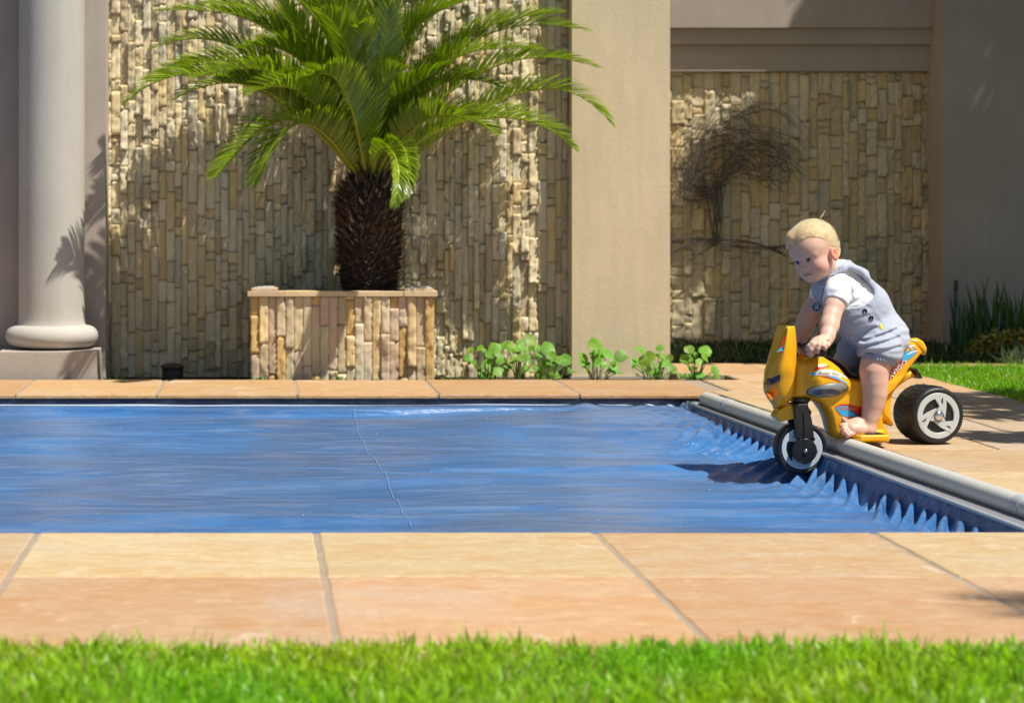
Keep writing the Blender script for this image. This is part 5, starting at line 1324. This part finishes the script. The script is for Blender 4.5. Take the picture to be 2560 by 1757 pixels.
def hit(x, y, d=6.35):
    p = Z1(x, y, d); cam_ = Vector((0, 0, CAM_H)); dr = (p-cam_).normalized(); h = bvr.ray_cast(cam_, dr); return (h[0], h[1]) if h[0] is not None else (p, -dr)
for (x, y) in ((1185, 1055), (1245, 1120)):
    p, n = hit(x, y); R3 = frame_M(n); b = MB(); b.lathe([(.0068, -.001), (.0070, .001), (.0062, .0022), (.0048, .0018), (.0044, .0010), (.001, .0010)], p, 24, M=R3); b.build("button", M['navy'], rom, True)
p, n = hit(1343, 1203); b = MB(); R3 = frame_M(n)
b.rings([[p+R3 @ Vector((x*math.cos(.35)-y*math.sin(.35)*1, x*math.sin(.35)+y*math.cos(.35), z)) for x, y in ((-.003, -.009), (.003, -.009), (.003, .009), (-.003, .009))] for z in (-.001, .0016)]); b.build("tag", M['tagy'], rom)
p, n = hit(728, 1018, 6.40); R3 = frame_M(n)
for (nm, r_, z_, mt) in (("patch_edge", .0145, .0014, M['linen']), ("round_patch", .0122, .0026, M['denim'])):
    b = MB(); b.lathe([(r_, -.004), (r_, z_-.0006), (r_-.001, z_), (.0005, z_)], p, 28, M=R3); b.build(nm, mt, rom)
p, n = hit(728, 1018, 6.40); b = MB(); R3 = frame_M(n)
for q_ in ((-.006, -.006, .006, .006), (-.006, .006, .006, -.006), (-.002, .008, .004, .008)): b.tube([p+R3 @ Vector((q_[0], q_[1], .0030)), p+R3 @ Vector((q_[2], q_[3], .0030))], .0008, 6)
b.build("patch_stitching", M['shirt'], rom)
b = MB(); p, n = hit(712, 915, 6.40); b.lathe([(.0035, 0), (.003, .003), (.0005, .0036)], p, 14, M=frame_M(n)); b.build("snap", M['steel'], rom, True)
p, n = hit(795, 785, 6.38); b = MB(); b.lathe([(.0035, 0), (.003, .003), (.0005, .0036)], p, 14, M=frame_M(n)); b.build("snap", M['steel'], rom, True)

# ---- skin: limbs, neck and head in one mesh
SK = np.array([.64, .41, .315], f32); pieces = []
def add_piece(fn, lo, hi, h, colf=None, it=1):
    V, Q = surface(fn, lo, hi, h); V = relax(V, Q, it, .4); C = np.tile(SK, (len(V), 1)) if colf is None else colf(V); pieces.append((V, Q, C))
def bb(pts, m): a = np.array([list(p) for p in pts]); return a.min(0)-m, a.max(0)+m
# near arm and hand
def pinkish(pts, rad, amt):
    def f(V):
        w = np.zeros(len(V), f32)
        for p in pts: w = np.maximum(w, np.exp(-(np.linalg.norm(V-v3(p), axis=1)/rad)**2))
        return SK*(1-amt*w[:, None])+np.array([.66, .25, .19], f32)*amt*w[:, None]
    return f
gripA = Ws(ge[0], .06, ge[1]); gripB = Ws(ge[0], .135, ge[1])
hd = 6.243
def q6(x, y, d): return Z6(x, y, d)
def arm_near(G):
    d = sd_chain(G, [g1(925, 850, 6.352, .0300), g1(893, 1010, 6.330, .0262), g1(868, 1105, 6.312, .0232), g1(850, 1190, 6.295, .0238), g1(830, 1290, 6.268, .0185), g1(822, 1330, 6.258, .0160)], .012)
    palm = sd_chain(G, [(q6(1440, 430, 6.252), .0150), (q6(1340, 440, 6.246), .0150), (q6(1265, 450, 6.246), .0135)], .01)
    palm = smin(palm, sd_ell(G, q6(1430, 500, 6.238), (.017, .012, .011)), .008)
    d = smin(d, palm, .012)
    # crease at the wrist
    d = smax(d, -(sd_cone(G, Z1(775, 1325, 6.245), Z1(850, 1345, 6.235), .0010, .0010)), .005)
    F_ = [ [(1290,425,6.232,.0074),(1200,455,6.226,.0070),(1140,520,6.226,.0066),(1108,585,6.230,.0060)],
           [(1320,430,6.228,.0074),(1235,495,6.220,.0070),(1180,590,6.219,.0066),(1140,682,6.224,.0060)],
           [(1370,430,6.226,.0072),(1335,500,6.216,.0068),(1315,570,6.215,.0063),(1302,635,6.220,.0057)],
           [(1440,470,6.230,.0066),(1440,530,6.220,.0062),(1455,565,6.220,.0056),(1462,578,6.224,.0050)] ]
    for f_ in F_: d = smin(d, sd_chain(G, [(q6(x, y, dd), r) for x, y, dd, r in f_], .002), .0035)
    th = sd_chain(G, [(q6(1330, 500, 6.262), .0085), (q6(1240, 600, 6.262), .0075), (q6(1190, 690, 6.258), .0065)], .003)
    return smin(d, th, .005)
lo, hi = bb([Z1(925, 850, 6.352), Z1(620, 1480, 6.24), Z1(940, 1100, 6.3)], .035)
tips = [q6(1108, 585, 6.23), q6(1140, 682, 6.224), q6(1302, 635, 6.22), q6(1462, 575, 6.22), Z1(900, 1110, 6.29)]
add_piece(arm_near, lo, hi, .0014, pinkish(tips, .012, .45))
def arm_far(G):
    d = sd_chain(G, [g1(790, 880, 6.47, .030), g1(700, 1030, 6.482, .0268), g1(650, 1110, 6.487, .0245), g1(612, 1200, 6.49, .0230), g1(575, 1300, 6.49, .0185)], .012)
    hnd = sd_chain(G, [g1(572, 1330, 6.488, .0165), g1(560, 1365, 6.485, .014)], .01)
    for k, (x, y) in enumerate(((535, 1385), (548, 1400), (565, 1405), (582, 1398))):
        hnd = smin(hnd, sd_chain(G, [g1(555+k*8, 1345, 6.478+k*.006, .0075), g1(x-12, y-20, 6.474+k*.008, .0066), g1(x-5, y+8, 6.476+k*.008, .0058)], .002), .004)
    return smin(d, hnd, .010)
lo, hi = bb([Z1(790, 880, 6.47), Z1(500, 1430, 6.48)], .036); add_piece(arm_far, lo, hi, .0019)
# near leg and foot
def foot(G, dd):
    z9 = lambda x, y, d, r: (Z9(x, y, d+dd), r)
    d = sd_chain(G, [g2(1175, 440, 6.362+dd, .040), g2(1163, 510, 6.358+dd, .0370), g2(1165, 610, 6.355+dd, .0330), g2(1168, 710, 6.355+dd, .0305), g2(1155, 800, 6.355+dd, .0262), g2(1135, 890, 6.355+dd, .0218), g2(1125, 935, 6.353+dd, .0210)], .014)
    d = smin(d, sd_chain(G, [z9(1290, 930, 6.352, .0180), z9(1250, 960, 6.350, .0185), z9(1000, 960, 6.343, .0165), z9(800, 950, 6.338, .0165)], .01), .012)
    d = smin(d, sd_ell(G, Z9(860, 900, 6.350+dd), (.020, .020, .015)), .012)
    d = smin(d, sd_cone(G, Z9(950, 760, 6.352+dd), Z9(720, 790, 6.356+dd), .016, .012), .012)
    T_ = [[(700,760,6.366,.0095),(590,720,6.368,.0080),(545,660,6.366,.0072),(500,590,6.366,.0066)],
          [(720,860,6.350,.0085),(610,820,6.346,.0070),(540,830,6.342,.0066),(490,850,6.342,.0060)],
          [(740,930,6.342,.0085),(630,905,6.336,.0068),(565,935,6.333,.0064),(520,975,6.334,.0058)],
          [(760,1000,6.334,.0082),(670,985,6.328,.0066),(605,1030,6.325,.0062),(560,1070,6.326,.0056)],
          [(800,1070,6.328,.0080),(740,1075,6.321,.0064),(690,1110,6.318,.0058),(650,1140,6.319,.0052)]]
    for t in T_: d = smin(d, sd_chain(G, [z9(*q) for q in t], .0016), .0028)
    return d
lo, hi = bb([Z2(1175, 430, 6.36), Z2(870, 1110, 6.32), Z2(1180, 1060, 6.35)], .042)
toes = [Z9(500, 590, 6.366), Z9(490, 850, 6.342), Z9(520, 975, 6.334), Z9(560, 1070, 6.326), Z9(650, 1140, 6.319), Z2(1090, 520, 6.33)]
add_piece(lambda G: foot(G, 0), lo, hi, .0015, pinkish(toes, .013, .45))
def leg_far(G):
    d = sd_chain(G, [g1(1060, 1470, 6.505, .036), g1(1000, 1540, 6.508, .033)], .01)
    d = smin(d, sd_chain(G, [g1(1000, 1540, 6.508, .033), (Wb(b2(1010, 720, -.07)[0], -.078, .14), .027), (Wb(b2(1010, 900, -.07)[0], -.080, .075), .020), (Wb(b2(1010, 960, -.07)[0], -.080, .055), .018)], .01), .01)
    u0 = b2(1010, 960, -.07)[0]
    d = smin(d, sd_chain(G, [(Wb(u0-.012, -.080, .053), .016), (Wb(u0+.035, -.082, .052), .0145), (Wb(u0+.060, -.084, .050), .010)], .01), .01)
    for k in range(5): d = smin(d, sd_chain(G, [(Wb(u0+.052, -.070-.008*k, .052), .0072), (Wb(u0+.074-.004*k, -.070-.009*k, .047), .0055)], .002), .003)
    return d
lo, hi = bb([Z1(1060, 1470, 6.505), Wb(b2(1010, 960, -.07)[0]+.07, -.09, .045), Wb(b2(1010, 960, -.07)[0]-.04, -.05, .04)], .042)
add_piece(leg_far, lo, hi, .0022)
# head
yh, ph_, rh = math.radians(51), math.radians(15), math.radians(13)
f0 = Vector((-math.sin(yh), -math.cos(yh), 0)); s0 = Vector((math.cos(yh), -math.sin(yh), 0)); u0_ = Vector((0, 0, 1))
fd = (f0*math.cos(ph_)-u0_*math.sin(ph_)).normalized(); ud = (u0_*math.cos(ph_)+f0*math.sin(ph_)).normalized()
sv = (s0*math.cos(rh)+ud*math.sin(rh)).normalized(); uv = (ud*math.cos(rh)-s0*math.sin(rh)).normalized(); fv = fd
HC = Z5(685, 755, 6.385)
def H(f, s, u): return HC+fv*f+sv*s+uv*u
RM = [list(fv), list(sv), list(uv)]
def loc(G):
    c = v3(HC); p = [G[0]-c[0], G[1]-c[1], G[2]-c[2]]; return [p[0]*a[0]+p[1]*a[1]+p[2]*a[2] for a in RM]
def head_sdf(G):
    L3 = loc(G); E = lambda c, r: sd_ell(L3, c, r); K = lambda a, b, ra, rb: sd_cone(L3, a, b, ra, rb)
    A = [L3[0], np.abs(L3[1]), L3[2]]; E2 = lambda c, r: sd_ell(A, c, r); K2 = lambda a, b, ra, rb: sd_cone(A, a, b, ra, rb)
    d = E((-.005, 0, .016), (.0690, .0610, .0655))
    d = smin(d, E((.030, 0, .010), (.036, .046, .042)), .02)              # forehead
    d = smin(d, E((.014, 0, -.036), (.047, .047, .045)), .02)             # face
    d = smin(d, E2((.030, .026, -.044), (.026, .023, .024)), .014)        # cheeks
    d = smin(d, E((.044, 0, -.067), (.016, .019, .014)), .016)            # chin
    d = smin(d, E2((.040, .012, -.060), (.016, .014, .012)), .012)
    d = smin(d, K2((.056, .010, -.003), (.046, .034, -.006), .0075, .0055), .010)   # brow
    d = smax(d, -E2((.074, .0205, -.0155), (.0125, .0125, .0085)), .009)   # sockets
    d = smin(d, K((.058, 0, -.012), (.0685, 0, -.0335), .0050, .0062), .008)
    d = smin(d, E2((.0625, .0075, -.0355), (.0065, .0048, .0048)), .005)  # nostrils
    d = smin(d, E2((.0505, .0205, -.0160), (.0118, .0118, .0112)), .003)  # lids
    d = smax(d, -E2((.0630, .0205, -.0168), (.0080, .0098, .0050)), .0010)
    d = smin(d, E((.052, 0, -.0510), (.0110, .017, .010)), .010)
    d = smin(d, E((.0595, 0, -.0510), (.0055, .0125, .0028)), .003); d = smin(d, E((.0585, 0, -.0560), (.0055, .0100, .0032)), .003)
    d = smax(d, -sd_cone(A, (.0665, 0, -.0532), (.0600, .0130, -.0555), .0016, .0012), .0015)
    # ears
    e = E2((.004, .0640, -.026), (.0130, .0062, .0190)); e = smin(e, K2((.012, .058, -.024), (.002, .062, -.014), .006, .007), .006)
    e = smax(e, -E2((.006, .0725, -.023), (.0078, .0062, .0120)), .003)
    d = smin(d, e, .004)
    d = smin(d, K((-.018, 0, -.040), (-.030, .004, -.100), .036, .031), .018)    # neck
    return d
def head_col(V):
    c = np.array(list(HC)); p = V-c; Lc = np.stack([p@np.array(a) for a in RM], -1)
    col = np.tile(SK*1.04, (len(V), 1)); w = lambda q, r: np.exp(-(np.linalg.norm((np.stack([Lc[:, 0], np.abs(Lc[:, 1]), Lc[:, 2]], -1)-np.array(q))/np.array(r), axis=1))**2)[:, None]
    def blend(col, wt, t): return col*(1-wt)+np.array(t)*wt
    col = blend(col, w((.045, .036, -.044), (.03, .014, .014))*.55, (.66, .22, .17))
    col = blend(col, w((.070, 0, -.034), (.012, .010, .007))*.5, (.62, .24, .18))
    col = blend(col, np.clip(w((.063, 0, -.0533), (.014, .0130, .0042))*1.1, 0, .7), (.46, .16, .14))
    col = blend(col, np.clip(w((.004, .068, -.026), (.014, .010, .018))*1.0, 0, .8), (.80, .20, .10))
    col = blend(col, w((.060, .0205, -.016), (.012, .012, .007))*.5, (.45, .22, .19))
    col = blend(col, w((.060, .022, -.001), (.010, .012, .0022))*.45, (.42, .25, .13))
    return col
lo, hi = bb([HC], .112); V, Q = surface(head_sdf, lo, hi, .0014); V = relax(V, Q, 1, .25); pieces.append((V, Q, head_col(V)))
Vs, Qs, Cs, nv = [], [], [], 0
for V, Q, C in pieces: Vs.append(V); Qs.append(Q+nv); Cs.append(C); nv += len(V)
link("body", npmesh("body", np.concatenate(Vs), np.concatenate(Qs), np.concatenate(Cs)), M['skin'], child, True)
# eyes
M['eyew'] = m_flat("eye_white", (.62, .60, .60), .15, .5, coat=.5); M['iris'] = m_flat("blue_iris", (.035, .075, .16), .15, .5, coat=.8); M['pupil'] = m_flat("pupil", (.004, .004, .005), .1, .5, coat=.8)
look = (fv+Vector((-.15, 0, .10))).normalized()
for sd in (1, -1):
    c = H(.0505, sd*.0205, -.0160); b = MB(); b.lathe([(.0112*math.sin(a), -.0112*math.cos(a)) for a in [math.pi*(i+.02)/24.04 for i in range(25)]], c, 32, M=frame_M(look)); eo = b.build("eye", M['eyew'], child, True)
    for nm, r_, of in (("iris", .0074, .0006), ("pupil", .0034, .0012)):
        b = MB(); R3 = frame_M(look); b.lathe([(r_*t, math.sqrt(.0112**2-(r_*t)**2)+of) for t in (1, .7, .4, .02)], c, 28, M=R3); b.build(nm, M[nm], eo, True)
    b = MB(); b.tube([c+fv*.0098+sv*sd*t*.009+uv*(.0048-.0030*t*t) for t in (-1, -.6, -.2, .2, .6, 1)], .0007, 6); b.build("lash", M['pupil'], eo)
# hair
def hair_field(L3, off=0):
    d = sd_ell(L3, (-.007, 0, .0195), (.0705, .0630, .0655))
    d = smin(d, sd_ell(L3, (.022, 0, .032), (.039, .045, .035)), .02)
    d = smin(d, sd_ell(L3, (-.026, 0, -.012), (.045, .052, .048)), .02)
    # forelock swept forward and to the child's right
    d = smin(d, sd_cone(L3, (.024, .006, .061), (.049, -.018, .050), .015, .0155), .02)
    d = smin(d, sd_cone(L3, (.049, -.012, .052), (.056, -.034, .030), .0135, .0075), .012)
    return d
def hairline(f, s): return np.interp(f, [-.09, -.045, -.022, -.012, .004, .018, .030, .050, .075], [-.066, -.060, -.050, -.008, .000, .016, .034, .040, .030])
def hair_sdf(G):
    L3 = loc(G); d = hair_field(L3)
    sh = np.broadcast(*L3).shape; f = np.broadcast_to(L3[0], sh); s = np.broadcast_to(L3[1], sh); u = np.broadcast_to(L3[2], sh)
    g_ = hairline(f-.10*np.abs(s)*0, s).astype(f32)-.012*np.clip(-s/.04, 0, 1)*(f > .03)
    cut = (g_-u)*.75+.0030*np.sin(f*170+s*110)+.0016*np.sin(f*420+s*300)
    d = smax(d, cut, .008)
    st = noise3([f*1+0*u, s, u], (25, 90, 70), 31)*.0010+noise3([f, s, u], (40, 260, 200), 32)*.0004
    return d+st
lo, hi = bb([HC], .105); V, Q = surface(hair_sdf, lo, hi, .0014)
c = np.array(list(HC)); Lc = np.stack([(V-c)@np.array(a) for a in RM], -1)
tone = .85+.3*noise3([Lc[:, 0], Lc[:, 1], Lc[:, 2]], (30, 260, 200), 41)
HCOL = np.array([.72, .51, .27]); C = HCOL[None]*tone[:, None]
def m_hair(name):
    m, N, L, B = newmat(name); L.new(tint(N), B.inputs["Base Color"]); setb(B, Roughness=.6); B.inputs["Specular IOR Level"].default_value = .3; B.inputs["Sheen Weight"].default_value = .3
    B.inputs["Subsurface Weight"].default_value = .3; B.inputs["Subsurface Scale"].default_value = .004; return m
M['hair'] = m_hair("blond_hair")
hr = link("hair", npmesh("hair", V, Q, C), M['hair'], child, True)
# fine strands combed forward over the cap
g = np.random.default_rng(77); paths = []; cols = []; k = 12
hv = pieces[-1]; bvh = BVHTree.FromPolygons([Vector(v) for v in V]+[Vector(v) for v in hv[0]], [tuple(q) for q in Q]+[tuple(q+len(V)) for q in hv[1]])
crown = Vector((-.050, .004, .070))
for i in range(5200):
    side = g.uniform(-1, 1); fwd = g.random()
    a = g.uniform(-.9, .9) if fwd > .35 else g.uniform(-2.9, 2.9)
    d = Vector((math.cos(a), math.sin(a), 0)); p = crown+Vector((g.normal(0, .022), g.normal(0, .024), 0)); L_ = g.uniform(.06, .165); pts = []; ok = True
    for j in range(k):
        q = p+d*(L_*j/(k-1))+Vector((0, (-.018 if fwd > .35 else 0)*(j/(k-1))**2, 0)); r = Vector((q.x+.012, q.y, 0)).length
        z_ = .0; 
        o = Vector((-.012, 0, .015)); dirv = Vector((q.x+.012, q.y, max(.0, .085-r*1.15)-.75*max(0, r-.055))).normalized()
        w = bvh.ray_cast(HC+fv*(o.x+dirv.x*.2)+sv*(o.y+dirv.y*.2)+uv*(o.z+dirv.z*.2), -(fv*dirv.x+sv*dirv.y+uv*dirv.z))
        if w[0] is None or (w[0]-HC).length > .12: ok = False; break
        if j > 2 and (w[0]-pts[-1]).length > .022: ok = False; break
        pts.append(w[0]+w[1]*(.0003+.0006*g.random())+Vector((0, 0, .0004*math.sin(j+i))))
    for q in pts:
        l = [(q-HC).dot(a_) for a_ in (fv, sv, uv)]
        if l[2] < float(hairline(l[0], l[1]))-.004-(.018 if i % 6 == 0 else .006)*g.random(): ok = False; break
    if ok: paths.append([list(q) for q in pts]); cols.append(HCOL*g.uniform(.82, 1.2)*np.array([1, 1, g.uniform(.8, 1.25)]))
# loose wisps
for (a_, b_, c_) in ((H(.050, -.028, .040), H(.068, -.042, .020), H(.082, -.060, .012)), (H(.048, -.032, .035), H(.064, -.044, .018), H(.076, -.058, .016)), (H(-.055, .012, .075), H(-.074, .014, .082), H(-.078, .016, .090))):
    for j in range(3):
        off = Vector(g.normal(0, .0006, 3)); paths.append([list(a_.lerp(b_, t)*(1-t)+b_.lerp(c_, t)*t+off) for t in np.linspace(0, 1, k)]); cols.append(HCOL*1.1)
paths = np.array(paths); print("strands", len(paths))
tg = np.gradient(paths, axis=1); nrm = paths-np.array(list(HC)); wd = np.cross(tg, nrm); wd /= np.linalg.norm(wd, axis=2)[..., None]+1e-9
hwid = np.interp(np.linspace(0, 1, k), [0, .3, .8, 1], [.0004, .0007, .0006, .0001])[None]*np.ones((len(paths), 1))
V, Q, C = quad_strips(paths, hwid, wd, np.array(cols)); link("strands", npmesh("strands", V, Q, C), M['hair'], hr)
